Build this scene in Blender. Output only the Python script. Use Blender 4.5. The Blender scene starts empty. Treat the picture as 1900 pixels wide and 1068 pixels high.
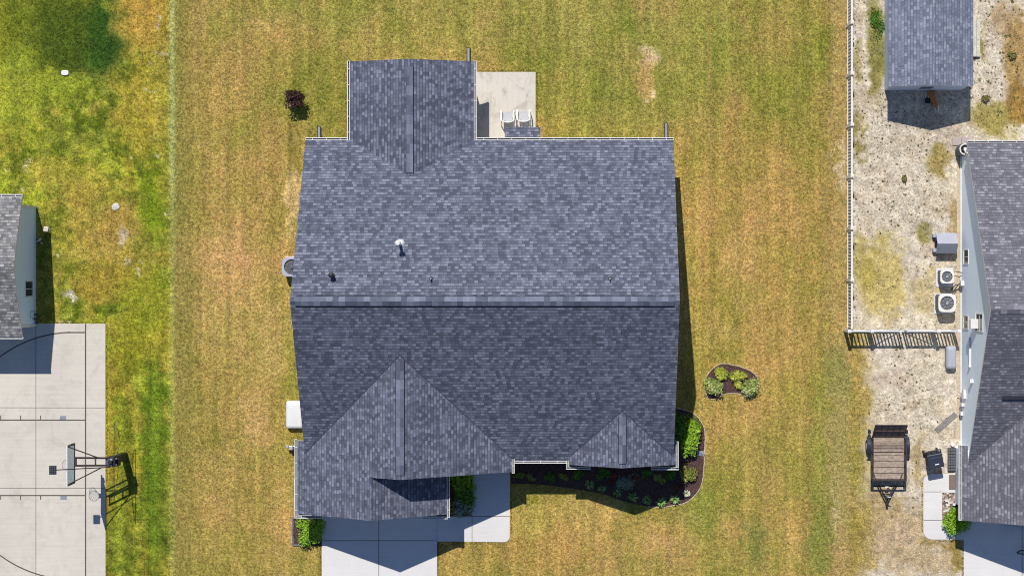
import bpy, bmesh, math, random
import numpy as np
from mathutils import Vector, Matrix
R = math.radians
random.seed(7)
sc = bpy.context.scene
C = bpy.context.scene.collection

# ------------------------------------------------------------------ camera, sky, sun, exposure
S = 0.0245                       # metres per ground unit
NX, NY, HH = 1051.0, 494.0, 2988.0   # point straight below the camera, camera height (units)
cd = bpy.data.cameras.new('camera'); cam = bpy.data.objects.new('camera', cd); C.objects.link(cam)
cam.location = (0, 0, HH*S); cam.rotation_euler = (0, 0, 0)
cd.sensor_width = 36; cd.lens = 36*HH/1900.0
cd.shift_x = (950-NX)/1900.0; cd.shift_y = -(534-NY)/1900.0
cd.clip_start = 1; cd.clip_end = 3000
sc.camera = cam
SUN = Vector((-0.187, 0.695, 1.0)).normalized()
w = bpy.data.worlds.new('World'); sc.world = w; w.use_nodes = True
nt = w.node_tree; bg = nt.nodes['Background']
sky = nt.nodes.new('ShaderNodeTexSky'); sky.sky_type = 'NISHITA'; sky.sun_disc = False
sky.sun_elevation = math.asin(SUN.z); sky.sun_rotation = math.atan2(SUN.x, SUN.y)
sky.ozone_density = 3.0; sky.air_density = 1.0; sky.dust_density = 0.3
tint = nt.nodes.new('ShaderNodeMix'); tint.data_type = 'RGBA'; tint.blend_type = 'MULTIPLY'; tint.inputs[0].default_value = 1
nt.links.new(sky.outputs[0], tint.inputs[6]); tint.inputs[7].default_value = (0.95, 1.05, 1.25, 1)     # deep clear blue
nt.links.new(tint.outputs[2], bg.inputs[0]); bg.inputs[1].default_value = 0.07
ld = bpy.data.lights.new('sun', 'SUN'); ld.energy = 4.4; ld.angle = R(0.5); ld.color = (1.0, 0.955, 0.89)
lo = bpy.data.objects.new('sun', ld); C.objects.link(lo)
lo.rotation_euler = (-SUN).to_track_quat('-Z', 'Y').to_euler(); lo.location = (0, 0, 40)
sc.view_settings.view_transform = 'Standard'; sc.view_settings.look = 'None'
sc.cycles.filter_width = 1.0
sc.view_settings.gamma = 1; sc.view_settings.exposure = 0.0
EXPO = 1.22      # what a sunlit horizontal white surface renders to (used to turn seen colours into base colours)

# ------------------------------------------------------------------ helpers
def Wd(x, y, h=0): return Vector(((x-NX)*S, -(y-NY)*S, h*S))
def un(px, py, h=0):                  # ground position of a point of height h that is seen at px,py of the plan
    k = 1-h/HH
    return NX+(px-NX)*k, NY+(py-NY)*k
def lin(c):
    c = c/255.0
    return c/12.92 if c <= 0.04045 else ((c+0.055)/1.055)**2.4
def A(r, g, b, k=1.0):                # base colour of a sunlit surface seen as r,g,b
    return (lin(r)/EXPO*k, lin(g)/EXPO*k, lin(b)/EXPO*k, 1.0)

class MB:
    def __init__(s): s.v = []; s.f = []; s.m = []; s.uv = []; s.c = []; s.hasuv = False; s.hascol = False
    def poly(s, pts, mat=0, uv=None, col=None):
        i = len(s.v); s.v += [tuple(p) for p in pts]; s.f.append(list(range(i, i+len(pts)))); s.m.append(mat)
        s.uv.append(uv); s.c.append(col)
        if uv: s.hasuv = True
        if col is not None: s.hascol = True
    def P(s, pts, mat=0, **k): s.poly([Wd(*p) for p in pts], mat, **k)
    def hexa(s, b, t, mat=0, tmat=None, **k):     # bottom ring, top ring (world points)
        n = len(b)
        s.poly(t, mat if tmat is None else tmat, **k); s.poly(b[::-1], mat, **k)
        for i in range(n):
            j = (i+1) % n
            s.poly([b[i], b[j], t[j], t[i]], mat, **k)
    def box(s, x0, y0, x1, y1, h0, h1, mat=0, tmat=None):
        r = [(x0, y0), (x0, y1), (x1, y1), (x1, y0)]
        s.hexa([Wd(x, y, h0) for x, y in r], [Wd(x, y, h1) for x, y in r], mat, tmat)
    def rbox(s, cx, cy, hx, hy, h0, h1, ang=0, mat=0, tmat=None, taper=1.0):
        ca, sa = math.cos(R(ang)), math.sin(R(ang))
        def q(sx, sy, t): return (cx+(sx*hx*ca-sy*hy*sa)*t, cy+(sx*hx*sa+sy*hy*ca)*t)
        r = [(-1, -1), (-1, 1), (1, 1), (1, -1)]
        s.hexa([Wd(*q(a, b, taper), h0) for a, b in r], [Wd(*q(a, b, 1), h1) for a, b in r], mat, tmat)
    def prism(s, pts, h0, h1, mat=0, tmat=None):
        s.hexa([Wd(x, y, h0) for x, y in pts], [Wd(x, y, h1) for x, y in pts], mat, tmat)
    def tube(s, p0, p1, r, n=8, mat=0, r1=None, cap=True):   # world points, metres
        p0 = Vector(p0); p1 = Vector(p1); d = (p1-p0)
        if d.length < 1e-6: return
        d.normalize(); a = d.orthogonal().normalized(); b = d.cross(a)
        r1 = r if r1 is None else r1
        q0 = [p0+(a*math.cos(2*math.pi*i/n)+b*math.sin(2*math.pi*i/n))*r for i in range(n)]
        q1 = [p1+(a*math.cos(2*math.pi*i/n)+b*math.sin(2*math.pi*i/n))*r1 for i in range(n)]
        for i in range(n):
            j = (i+1) % n; s.poly([q0[i], q0[j], q1[j], q1[i]], mat)
        if cap: s.poly(q0[::-1], mat); s.poly(q1, mat)
    def U(s, a, b, r, **k): s.tube(Wd(*a), Wd(*b), r*S, **k)  # units
    def path(s, pts, r, **k):
        for a, b in zip(pts[:-1], pts[1:]): s.U(a, b, r, **k)
    def ring(s, c, ro, ri, h0, h1, n=28, mat=0):
        for i in range(n):
            a0, a1 = 2*math.pi*i/n, 2*math.pi*(i+1)/n
            o0 = (c[0]+ro*math.cos(a0), c[1]+ro*math.sin(a0)); o1 = (c[0]+ro*math.cos(a1), c[1]+ro*math.sin(a1))
            i0 = (c[0]+ri*math.cos(a0), c[1]+ri*math.sin(a0)); i1 = (c[0]+ri*math.cos(a1), c[1]+ri*math.sin(a1))
            s.P([(*i0, h1), (*i1, h1), (*o1, h1), (*o0, h1)], mat); s.P([(*o0, h0), (*o1, h0), (*i1, h0), (*i0, h0)], mat)
            s.P([(*o0, h0), (*o0, h1), (*o1, h1), (*o1, h0)], mat); s.P([(*i1, h0), (*i1, h1), (*i0, h1), (*i0, h0)], mat)
    def lathe(s, c, prof, n=24, mat=0, cap=True):   # prof: list of (radius, h) units
        rings = []
        for r, h in prof:
            rings.append([Wd(c[0]+r*math.cos(2*math.pi*i/n), c[1]+r*math.sin(2*math.pi*i/n), h) for i in range(n)])
        for a, b in zip(rings[:-1], rings[1:]):
            for i in range(n):
                j = (i+1) % n; s.poly([a[i], a[j], b[j], b[i]], mat)
        if cap: s.poly(rings[-1], mat); s.poly(rings[0][::-1], mat)
    def build(s, name, mats, parent=None, origin=None, smooth=False, bevel=0, recalc=True, merge=True):
        if not isinstance(mats, (list, tuple)): mats = [mats]
        me = bpy.data.meshes.new(name); o = bpy.data.objects.new(name, me); C.objects.link(o)
        if origin is None:
            if parent is not None: origin = parent['_o'] if '_o' in parent else None
        if origin is None:
            origin = Vector((0, 0, 0)) if not s.v else Vector((sum(v[0] for v in s.v)/len(s.v), sum(v[1] for v in s.v)/len(s.v), min(v[2] for v in s.v)))
        origin = Vector(origin)
        me.from_pydata([tuple(Vector(v)-origin) for v in s.v], [], s.f)
        for p, m in zip(me.polygons, s.m): p.material_index = m
        for m in mats: me.materials.append(m)
        if s.hasuv:
            ul = me.uv_layers.new(name='UVMap')
            for p, uv in zip(me.polygons, s.uv):
                if uv:
                    for li, t in zip(p.loop_indices, uv): ul.data[li].uv = t
        if s.hascol:
            ca = me.color_attributes.new('Rnd', 'FLOAT_COLOR', 'CORNER')
            for p, c in zip(me.polygons, s.c):
                c = 0.5 if c is None else c
                for li in p.loop_indices: ca.data[li].color = (c, c, c, 1)
        if recalc or merge:
            bm = bmesh.new(); bm.from_mesh(me)
            if merge: bmesh.ops.remove_doubles(bm, verts=bm.verts, dist=0.0004)
            if recalc: bmesh.ops.recalc_face_normals(bm, faces=bm.faces)
            bm.to_mesh(me); bm.free()
        if smooth:
            for p in me.polygons: p.use_smooth = True
            try: me.set_sharp_from_angle(angle=R(40))
            except Exception: pass
        if bevel:
            md = o.modifiers.new('bevel', 'BEVEL'); md.width = bevel; md.segments = 2; md.limit_method = 'ANGLE'
        if parent is not None:
            o.parent = parent; o.location = origin-Vector(parent['_o'])
        else: o.location = origin
        o['_o'] = origin
        return o
def thing(name, label, cat, x, y, h=0, group=None):
    o = bpy.data.objects.new(name, None); C.objects.link(o); o.empty_display_size = 0.2
    o.location = Wd(x, y, h); o['_o'] = Wd(x, y, h); o['label'] = label; o['category'] = cat
    if group: o['group'] = group
    return o
def tag(o, label, cat, group=None, kind=None):
    o['label'] = label; o['category'] = cat
    if group: o['group'] = group
    if kind: o['kind'] = kind
    return o
def struct(o, label=None, kind='structure'):
    o['kind'] = kind
    if label: o['label'] = label
    return o

# ------------------------------------------------------------------ materials
class NB:
    def __init__(s, name, rough=0.8, spec=0.3):
        s.mat = bpy.data.materials.new(name); s.mat.use_nodes = True; s.t = s.mat.node_tree; s.n = s.t.nodes
        s.b = s.n['Principled BSDF']; s.b.inputs['Roughness'].default_value = rough
        s.b.inputs['Specular IOR Level'].default_value = spec
    def N(s, typ, **k):
        n = s.n.new(typ)
        for a, b in k.items(): setattr(n, a, b)
        return n
    def L(s, a, b): s.t.links.new(a, b)
    def val(s, sock, v):
        if hasattr(v, 'is_output') or isinstance(v, bpy.types.NodeSocket): s.L(v, sock)
        else: sock.default_value = v
    def math(s, op, a, b=None, c=None, clamp=False):
        n = s.N('ShaderNodeMath', operation=op); n.use_clamp = clamp
        s.val(n.inputs[0], a)
        if b is not None: s.val(n.inputs[1], b)
        if c is not None: s.val(n.inputs[2], c)
        return n.outputs[0]
    def noise(s, vec, scale, detail=3, rough=0.6, dist=0):
        n = s.N('ShaderNodeTexNoise'); s.L(vec, n.inputs['Vector']); n.inputs['Scale'].default_value = scale
        n.inputs['Detail'].default_value = detail; n.inputs['Roughness'].default_value = rough; n.inputs['Distortion'].default_value = dist
        return n.outputs['Fac']
    def pos(s, scale=(1, 1, 1)):
        g = s.N('ShaderNodeNewGeometry'); m = s.N('ShaderNodeMapping'); s.L(g.outputs['Position'], m.inputs['Vector'])
        m.inputs['Scale'].default_value = scale; return m.outputs[0]
    def ramp(s, fac, stops, interp='LINEAR'):
        n = s.N('ShaderNodeValToRGB'); s.L(fac, n.inputs[0]); r = n.color_ramp; r.interpolation = interp
        while len(r.elements) > 1: r.elements.remove(r.elements[-1])
        for i, (p, c) in enumerate(stops):
            if i == 0: e = r.elements[0]; e.position = p
            else: e = r.elements.new(p)
            e.color = c if len(c) == 4 else (*c, 1)
        return n.outputs[0]
    def mix(s, fac, a, b, blend='MIX'):
        n = s.N('ShaderNodeMix', data_type='RGBA', blend_type=blend)
        s.val(n.inputs[0], fac); s.val(n.inputs[6], a); s.val(n.inputs[7], b); return n.outputs[2]
    def mul(s, col, v):     # multiply a colour by a value socket
        n = s.N('ShaderNodeVectorMath', operation='SCALE'); s.val(n.inputs[0], tuple(col)[:3] if isinstance(col, tuple) else col); s.val(n.inputs['Scale'], v); return n.outputs[0]
    def mr(s, v, a, b, c, d):
        n = s.N('ShaderNodeMapRange'); s.val(n.inputs[0], v)
        for i, x in enumerate((a, b, c, d)): n.inputs[i+1].default_value = x
        return n.outputs[0]
    def bump(s, h, strength=0.3, dist=0.02):
        n = s.N('ShaderNodeBump'); s.L(h, n.inputs['Height']); n.inputs['Strength'].default_value = strength
        n.inputs['Distance'].default_value = dist; s.L(n.outputs[0], s.b.inputs['Normal'])
    def base(s, col): s.val(s.b.inputs['Base Color'], col)

def plain(name, col, rough=0.6, metal=0.0, var=0.12, scale=6, spec=0.4, bump=0.05):
    b = NB(name, rough, spec); p = b.pos()
    n = b.noise(p, scale, 4); n2 = b.noise(p, scale*9, 2)
    f = b.math('ADD', b.mr(n, 0.25, 0.75, 1-var, 1+var), b.mr(n2, 0.3, 0.7, -var*0.5, var*0.5))
    b.base(b.mul(col, f)); b.b.inputs['Metallic'].default_value = metal
    if bump: b.bump(n2, bump, 0.01)
    return b.mat

def shingles(name, tones, line=0.62, mott=0.10, row=0.136, tab=0.165):
    b = NB(name, 0.95, 0.08)
    uv = b.N('ShaderNodeUVMap'); uv.uv_map = 'UVMap'
    sp = b.N('ShaderNodeSeparateXYZ'); b.L(uv.outputs[0], sp.inputs[0]); U, V = sp.outputs[0], sp.outputs[1]
    vr = b.math('DIVIDE', V, row); rw = b.math('FLOOR', vr); fr = b.math('FRACT', vr)
    def cell(wd, seed):
        wn = b.N('ShaderNodeTexWhiteNoise', noise_dimensions='1D'); b.L(b.math('ADD', rw, seed), wn.inputs['W'])
        uu = b.math('ADD', b.math('DIVIDE', U, wd), b.math('MULTIPLY', wn.outputs[0], 7.3))
        cid = b.math('FLOOR', uu)
        cv = b.N('ShaderNodeCombineXYZ'); b.L(cid, cv.inputs[0]); b.L(rw, cv.inputs[1]); cv.inputs[2].default_value = seed
        w2 = b.N('ShaderNodeTexWhiteNoise', noise_dimensions='3D'); b.L(cv.outputs[0], w2.inputs['Vector'])
        return w2.outputs[0], b.math('FRACT', uu)
    a, fa = cell(tab, 3.1); c, fc = cell(tab*1.7, 11.7); cl = b.noise(b.pos((1, 1.6, 1)), 1.6, 3, .6, .5)
    mixv = b.math('ADD', b.math('MULTIPLY', a, 0.84), b.math('ADD', b.math('MULTIPLY', c, 0.10), b.mr(cl, 0.3, 0.7, 0.0, 0.06)))
    col = b.ramp(mixv, tones, 'CONSTANT')
    p = b.pos()
    big = b.noise(b.pos((0.35, 1.0, 1)), 0.9, 4, 0.6, 1.5)
    gran = b.noise(p, 60, 2)
    f = b.math('MULTIPLY', b.mr(big, 0.3, 0.7, 1-mott, 1+mott), b.mr(gran, 0.3, 0.7, 0.86, 1.14))
    # shadow line painted along the butt edge of each course (deeper below the raised tabs)
    e = b.math('LESS_THAN', fr, 0.27)
    dk = b.math('MULTIPLY', e, b.mr(a, 0.1, 0.9, 0.10+(1-line)*.3, 0.22+(1-line)*.75))
    ve = b.math('MULTIPLY', b.math('LESS_THAN', fa, 0.11), 0.30)
    f = b.math('MULTIPLY', f, b.math('SUBTRACT', 1.0, b.math('MAXIMUM', dk, ve)))
    b.base(b.mul(col, f))
    hgt = b.math('ADD', b.math('MULTIPLY', b.math('SUBTRACT', 1.0, fr), 0.7), b.math('MULTIPLY', b.math('GREATER_THAN', mixv, 0.5), 0.5))
    b.bump(hgt, 0.35, 0.008)
    return b.mat

M = {}
def toneset(cs, k=1.0):
    ps = [0.0, 0.22, 0.38, 0.52, 0.66, 0.80][:len(cs)]
    return [(p, A(*c, k)) for p, c in zip(ps, cs)]
M['roof_main'] = shingles('slate_blue_shingles', toneset([(91, 95, 110), (100, 104, 120), (111, 115, 131), (117, 121, 138), (125, 129, 146), (139, 143, 160)]))
M['roof_left'] = shingles('light_grey_shingles', toneset([(118, 117, 117), (134, 133, 133), (142, 141, 140), (152, 151, 150), (166, 165, 164), (182, 181, 181)]), mott=0.06)
M['roof_right'] = shingles('warm_grey_shingles', toneset([(112, 111, 120), (119, 118, 127), (124, 123, 132), (130, 129, 138), (138, 137, 145), (158, 157, 165)]), mott=0.07)
M['roof_shed'] = shingles('pale_slate_shingles', toneset([(116, 123, 140), (127, 133, 150), (133, 139, 156), (139, 145, 162), (147, 153, 169), (158, 163, 179)]), mott=0.05, line=0.72)
M['white'] = plain('white_metal', A(236, 234, 228), 0.45, 0, 0.05, 3)
M['white_plastic'] = plain('white_plastic', A(240, 239, 236), 0.35, 0, 0.03, 2)
M['offwhite'] = plain('cream_board', A(222, 216, 196), 0.6, 0, 0.08, 4)
M['black'] = plain('black_steel', A(48, 46, 50), 0.5, 0, 0.25, 8)
M['brownblack'] = plain('brown_black_steel', A(70, 58, 56), 0.55, 0, 0.25, 8)
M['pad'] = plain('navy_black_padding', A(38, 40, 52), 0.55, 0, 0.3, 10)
M['rubber'] = plain('black_rubber', A(40, 44, 54), 0.7, 0, 0.2, 12)
M['bin'] = plain('black_bin_plastic', A(52, 58, 74), 0.4, 0, 0.12, 4)
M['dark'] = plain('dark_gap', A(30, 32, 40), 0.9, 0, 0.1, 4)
M['grey_metal'] = plain('grey_metal', A(176, 180, 186), 0.4, 0.2, 0.06, 4)
M['dark_metal'] = plain('dark_grey_metal', A(88, 94, 104), 0.5, 0.2, 0.1, 5)
M['ac_side'] = plain('grey_coil_side', A(104, 106, 112), 0.6, 0, 0.15, 10)
M['greybox'] = plain('pale_grey_plastic', A(182, 184, 196), 0.5, 0, 0.06, 3)
M['greybox2'] = plain('mid_grey_plastic', A(150, 153, 166), 0.55, 0, 0.1, 3)
M['rust'] = plain('rusty_metal', A(150, 100, 70), 0.8, 0, 0.35, 12)
M['sling'] = plain('grey_sling_fabric', A(205, 205, 206), 0.8, 0, 0.04, 6)
M['mat'] = plain('brown_mat', A(136, 118, 108), 0.95, 0, 0.12, 12)
M['darkmat'] = plain('charcoal_mat', A(78, 84, 88), 0.95, 0, 0.12, 12)
M['paver'] = plain('concrete_paver', A(190, 176, 170), 0.9, 0, 0.07, 5)
M['stone'] = plain('pale_edging_stone', A(206, 188, 154), 0.95, 0, 0.25, 9, bump=0.4)
M['darkedge'] = plain('charcoal_edging', A(120, 120, 128), 0.8, 0, 0.25, 9)
M['rock'] = plain('white_rock', A(222, 214, 204), 0.9, 0, 0.15, 8, bump=0.3)
M['bark'] = plain('bark', A(92, 74, 58), 0.9, 0, 0.25, 20)
M['walls_main'] = None
def siding(name, col, per=0.115):
    b = NB(name, 0.6, 0.3); p = b.pos(); sp = b.N('ShaderNodeSeparateXYZ'); b.L(p, sp.inputs[0])
    fz = b.math('FRACT', b.math('DIVIDE', sp.outputs[2], per))
    n = b.noise(b.pos((1, 0.2, 4)), 2.0, 3)
    f = b.math('MULTIPLY', b.mr(n, 0.3, 0.7, 0.96, 1.04), b.mr(b.math('LESS_THAN', fz, 0.12), 0, 1, 1.0, 0.90))
    b.base(b.mul(col, f)); b.bump(b.math('SUBTRACT', 1.0, fz), 0.25, 0.012)
    return b.mat
M['side_main'] = siding('pale_grey_siding', A(205, 206, 208))
M['side_left'] = siding('blue_grey_siding', (0.68, 0.84, 1.0, 1))
M['side_right'] = siding('pale_blue_siding', (0.80, 0.91, 1.0, 1))
M['side_shed'] = siding('pale_blue_grey_siding', (0.50, 0.58, 0.72, 1))
def glassy(name, col):
    b = NB(name, 0.08, 0.6); b.base(col); return b.mat
M['pane'] = glassy('dark_window_glass', (0.03, 0.04, 0.045, 1))
def backboard():
    b = NB('backboard_acrylic', 0.15, 0.5); b.base((0.82, 0.87, 0.88, 1)); b.b.inputs['Alpha'].default_value = 0.9
    tr = b.N('ShaderNodeBsdfTranslucent'); tr.inputs[0].default_value = (0.9, 0.94, 0.94, 1); mx = b.N('ShaderNodeMixShader'); mx.inputs[0].default_value = 0.6
    b.L(b.b.outputs[0], mx.inputs[1]); b.L(tr.outputs[0], mx.inputs[2]); b.L(mx.outputs[0], b.n['Material Output'].inputs[0])
    return b.mat
M['acrylic'] = backboard()
def concrete(name, col, broom='x', var=0.05, stain=0.0):
    b = NB(name, 0.9, 0.2); p = b.pos()
    n1 = b.noise(p, 0.45, 5, 0.6, 0.3); n2 = b.noise(p, 40, 2)
    st = b.noise(b.pos((0.25, 5, 1) if broom == 'x' else (5, 0.25, 1)), 1.6, 4, 0.65)
    f = b.math('MULTIPLY', b.mr(n1, 0.3, 0.7, 1-var, 1+var), b.math('MULTIPLY', b.mr(st, 0.3, 0.7, 1-var*0.9, 1+var*0.9), b.mr(n2, 0.3, 0.7, 0.97, 1.03)))
    c = b.mul(col, f)
    dn = b.noise(b.pos((1, 1, 1)), 2.6, 6, 0.75, 0.8); c = b.mix(b.mr(dn, 0.55, 0.75, 0, 0.22), c, A(176, 166, 150)); sp_ = b.noise(p, 7, 3, .8); c = b.mix(b.mr(sp_, 0.70, 0.76, 0, 0.35), c, A(150, 142, 130))
    if stain:
        n3 = b.noise(b.pos((1, 0.7, 1)), 1.3, 6, 0.7, 1.0)
        c = b.mix(b.mr(n3, 0.5, 0.72, 0, stain), c, A(150, 142, 130))
    b.base(c); b.bump(n2, 0.1, 0.005); return b.mat
M['conc_court'] = concrete('court_concrete', A(220, 212, 198), 'x', 0.06, 0.3)
M['conc_drive'] = concrete('driveway_concrete', A(232, 229, 226), 'x', 0.04)
M['conc_patio'] = concrete('patio_concrete', A(226, 218, 204), 'y', 0.05, 0.75)
M['joint'] = plain('joint', A(120, 112, 104), 0.95, 0, 0.1, 6)
M['paint_dark'] = plain('faded_dark_court_paint', A(98, 92, 88), 0.9, 0, 0.2, 5)
M['paint_grey'] = plain('grey_court_paint', A(150, 153, 165), 0.9, 0, 0.1, 5)
def mulch():
    b = NB('brown_mulch', 0.95, 0.1); p = b.pos(); v = b.N('ShaderNodeTexVoronoi'); v.inputs['Scale'].default_value = 18
    b.L(b.pos((1, 1.6, 1)), v.inputs['Vector']); n = b.noise(p, 14, 4, 0.7)
    c = b.ramp(n, [(0.25, A(48, 36, 34)), (0.5, A(86, 66, 62)), (0.68, A(116, 92, 86)), (0.8, A(150, 126, 116))])
    c = b.mix(0.35, c, b.mul(c, b.mr(v.outputs[0], 0, 0.6, 0.4, 1.6)))
    b.base(c); b.bump(n, 0.8, 0.05); return b.mat
M['mulch'] = mulch()
def gravelbed():
    b = NB('white_brown_gravel', 0.95, 0.1); p = b.pos(); v = b.N('ShaderNodeTexVoronoi'); v.inputs['Scale'].default_value = 11
    b.L(p, v.inputs['Vector'])
    sp = b.N('ShaderNodeSeparateColor'); b.L(v.outputs['Color'], sp.inputs[0])
    c = b.ramp(sp.outputs[0], [(0, A(120, 100, 88)), (0.35, A(170, 152, 138)), (0.6, A(205, 192, 180)), (0.85, A(235, 230, 224))], 'CONSTANT')
    b.base(c); b.bump(v.outputs[0], 0.6, 0.04); return b.mat
M['gravelbed'] = gravelbed()
def wood(name, c0, c1, sc=(1, 12, 1)):
    b = NB(name, 0.9, 0.1); n = b.noise(b.pos(sc), 3, 5, 0.7, 0.6); n2 = b.noise(b.pos(), 9, 4)
    c = b.mix(b.mr(n, 0.3, 0.7, 0, 1), c0, c1); b.base(b.mul(c, b.mr(n2, 0.3, 0.7, 0.75, 1.25))); b.bump(n, 0.3, 0.01); return b.mat
M['deckwood'] = wood('weathered_trailer_wood', A(142, 124, 110), A(204, 186, 168))
M['greywood'] = wood('grey_weathered_plank', A(120, 118, 114), A(160, 156, 150), (8, 8, 1))
M['cladding'] = wood('ramp_boards', A(214, 208, 186), A(232, 228, 210), (14, 1, 1))
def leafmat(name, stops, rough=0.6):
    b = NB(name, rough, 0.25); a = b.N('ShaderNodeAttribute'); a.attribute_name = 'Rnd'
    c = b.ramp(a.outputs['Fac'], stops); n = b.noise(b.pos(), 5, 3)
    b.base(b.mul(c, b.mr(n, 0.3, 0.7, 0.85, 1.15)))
    b.b.inputs['Subsurface Weight'].default_value = 0.0
    tr = b.N('ShaderNodeBsdfTranslucent'); b.L(b.mul(c, 0.9), tr.inputs[0]); mx = b.N('ShaderNodeMixShader'); mx.inputs[0].default_value = 0.25
    b.L(b.b.outputs[0], mx.inputs[1]); b.L(tr.outputs[0], mx.inputs[2]); b.L(mx.outputs[0], b.n['Material Output'].inputs[0])
    return b.mat
def LS(*cs): return [(i/(len(cs)-1), A(*c)) for i, c in enumerate(cs)]
M['leaf_bright'] = leafmat('bright_green_leaves', LS((84, 126, 24), (126, 178, 36), (166, 210, 58), (205, 228, 100)))
M['leaf_mid'] = leafmat('mid_green_leaves', LS((50, 90, 25), (80, 130, 35), (110, 160, 50), (140, 180, 70)))
M['leaf_yellow'] = leafmat('yellow_green_leaves', LS((130, 145, 35), (190, 205, 60), (225, 230, 95), (238, 238, 140)))
M['leaf_olive'] = leafmat('olive_green_leaves', LS((90, 105, 35), (140, 150, 60), (170, 175, 80), (195, 195, 110)))
M['leaf_varieg'] = leafmat('variegated_leaves', LS((110, 140, 50), (170, 195, 85), (212, 222, 135), (234, 236, 185)))
M['leaf_silver'] = leafmat('silver_green_leaves', LS((70, 100, 75), (120, 150, 120), (180, 200, 175), (215, 228, 210)))
M['leaf_purple'] = leafmat('purple_black_leaves', LS((38, 24, 26), (60, 38, 40), (84, 52, 52), (110, 76, 70)))
M['leaf_red'] = leafmat('red_brown_leaves', LS((90, 40, 30), (130, 60, 45), (150, 80, 55), (170, 110, 70)))
M['leaf_cream'] = leafmat('cream_leaves', LS((200, 210, 150), (235, 238, 205), (245, 245, 225), (250, 250, 240)))
M['leaf_spike'] = leafmat('strap_leaves', LS((90, 140, 60), (130, 180, 95), (175, 210, 130), (215, 230, 170)))
M['weed'] = leafmat('weed_leaves', LS((98, 98, 54), (130, 126, 72), (156, 148, 92), (182, 170, 118)), 0.8)

# ------------------------------------------------------------------ ground (one sheet to the horizon)
rng = np.random.default_rng(11)
def vnoise(X, Y, sx, sy, seed):
    r = np.random.default_rng(seed); T = r.random((256, 256))
    fx, fy = X/sx+1000, Y/sy+1000; ix, iy = np.floor(fx).astype(int), np.floor(fy).astype(int); tx, ty = fx-ix, fy-iy
    tx = tx*tx*(3-2*tx); ty = ty*ty*(3-2*ty); g = lambda a, b: T[a % 256, b % 256]
    return (g(ix, iy)*(1-tx)+g(ix+1, iy)*tx)*(1-ty)+(g(ix, iy+1)*(1-tx)+g(ix+1, iy+1)*tx)*ty
def fbm(X, Y, sx, sy, seed, n=4):
    t = 0; a = 1; tot = 0
    for i in range(n): t = t+a*vnoise(X, Y, sx/2**i, sy/2**i, seed+i); tot += a; a *= 0.6
    return t/tot
def sstep(x, a, b): t = np.clip((x-a)/(b-a), 0, 1); return t*t*(3-2*t)
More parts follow.
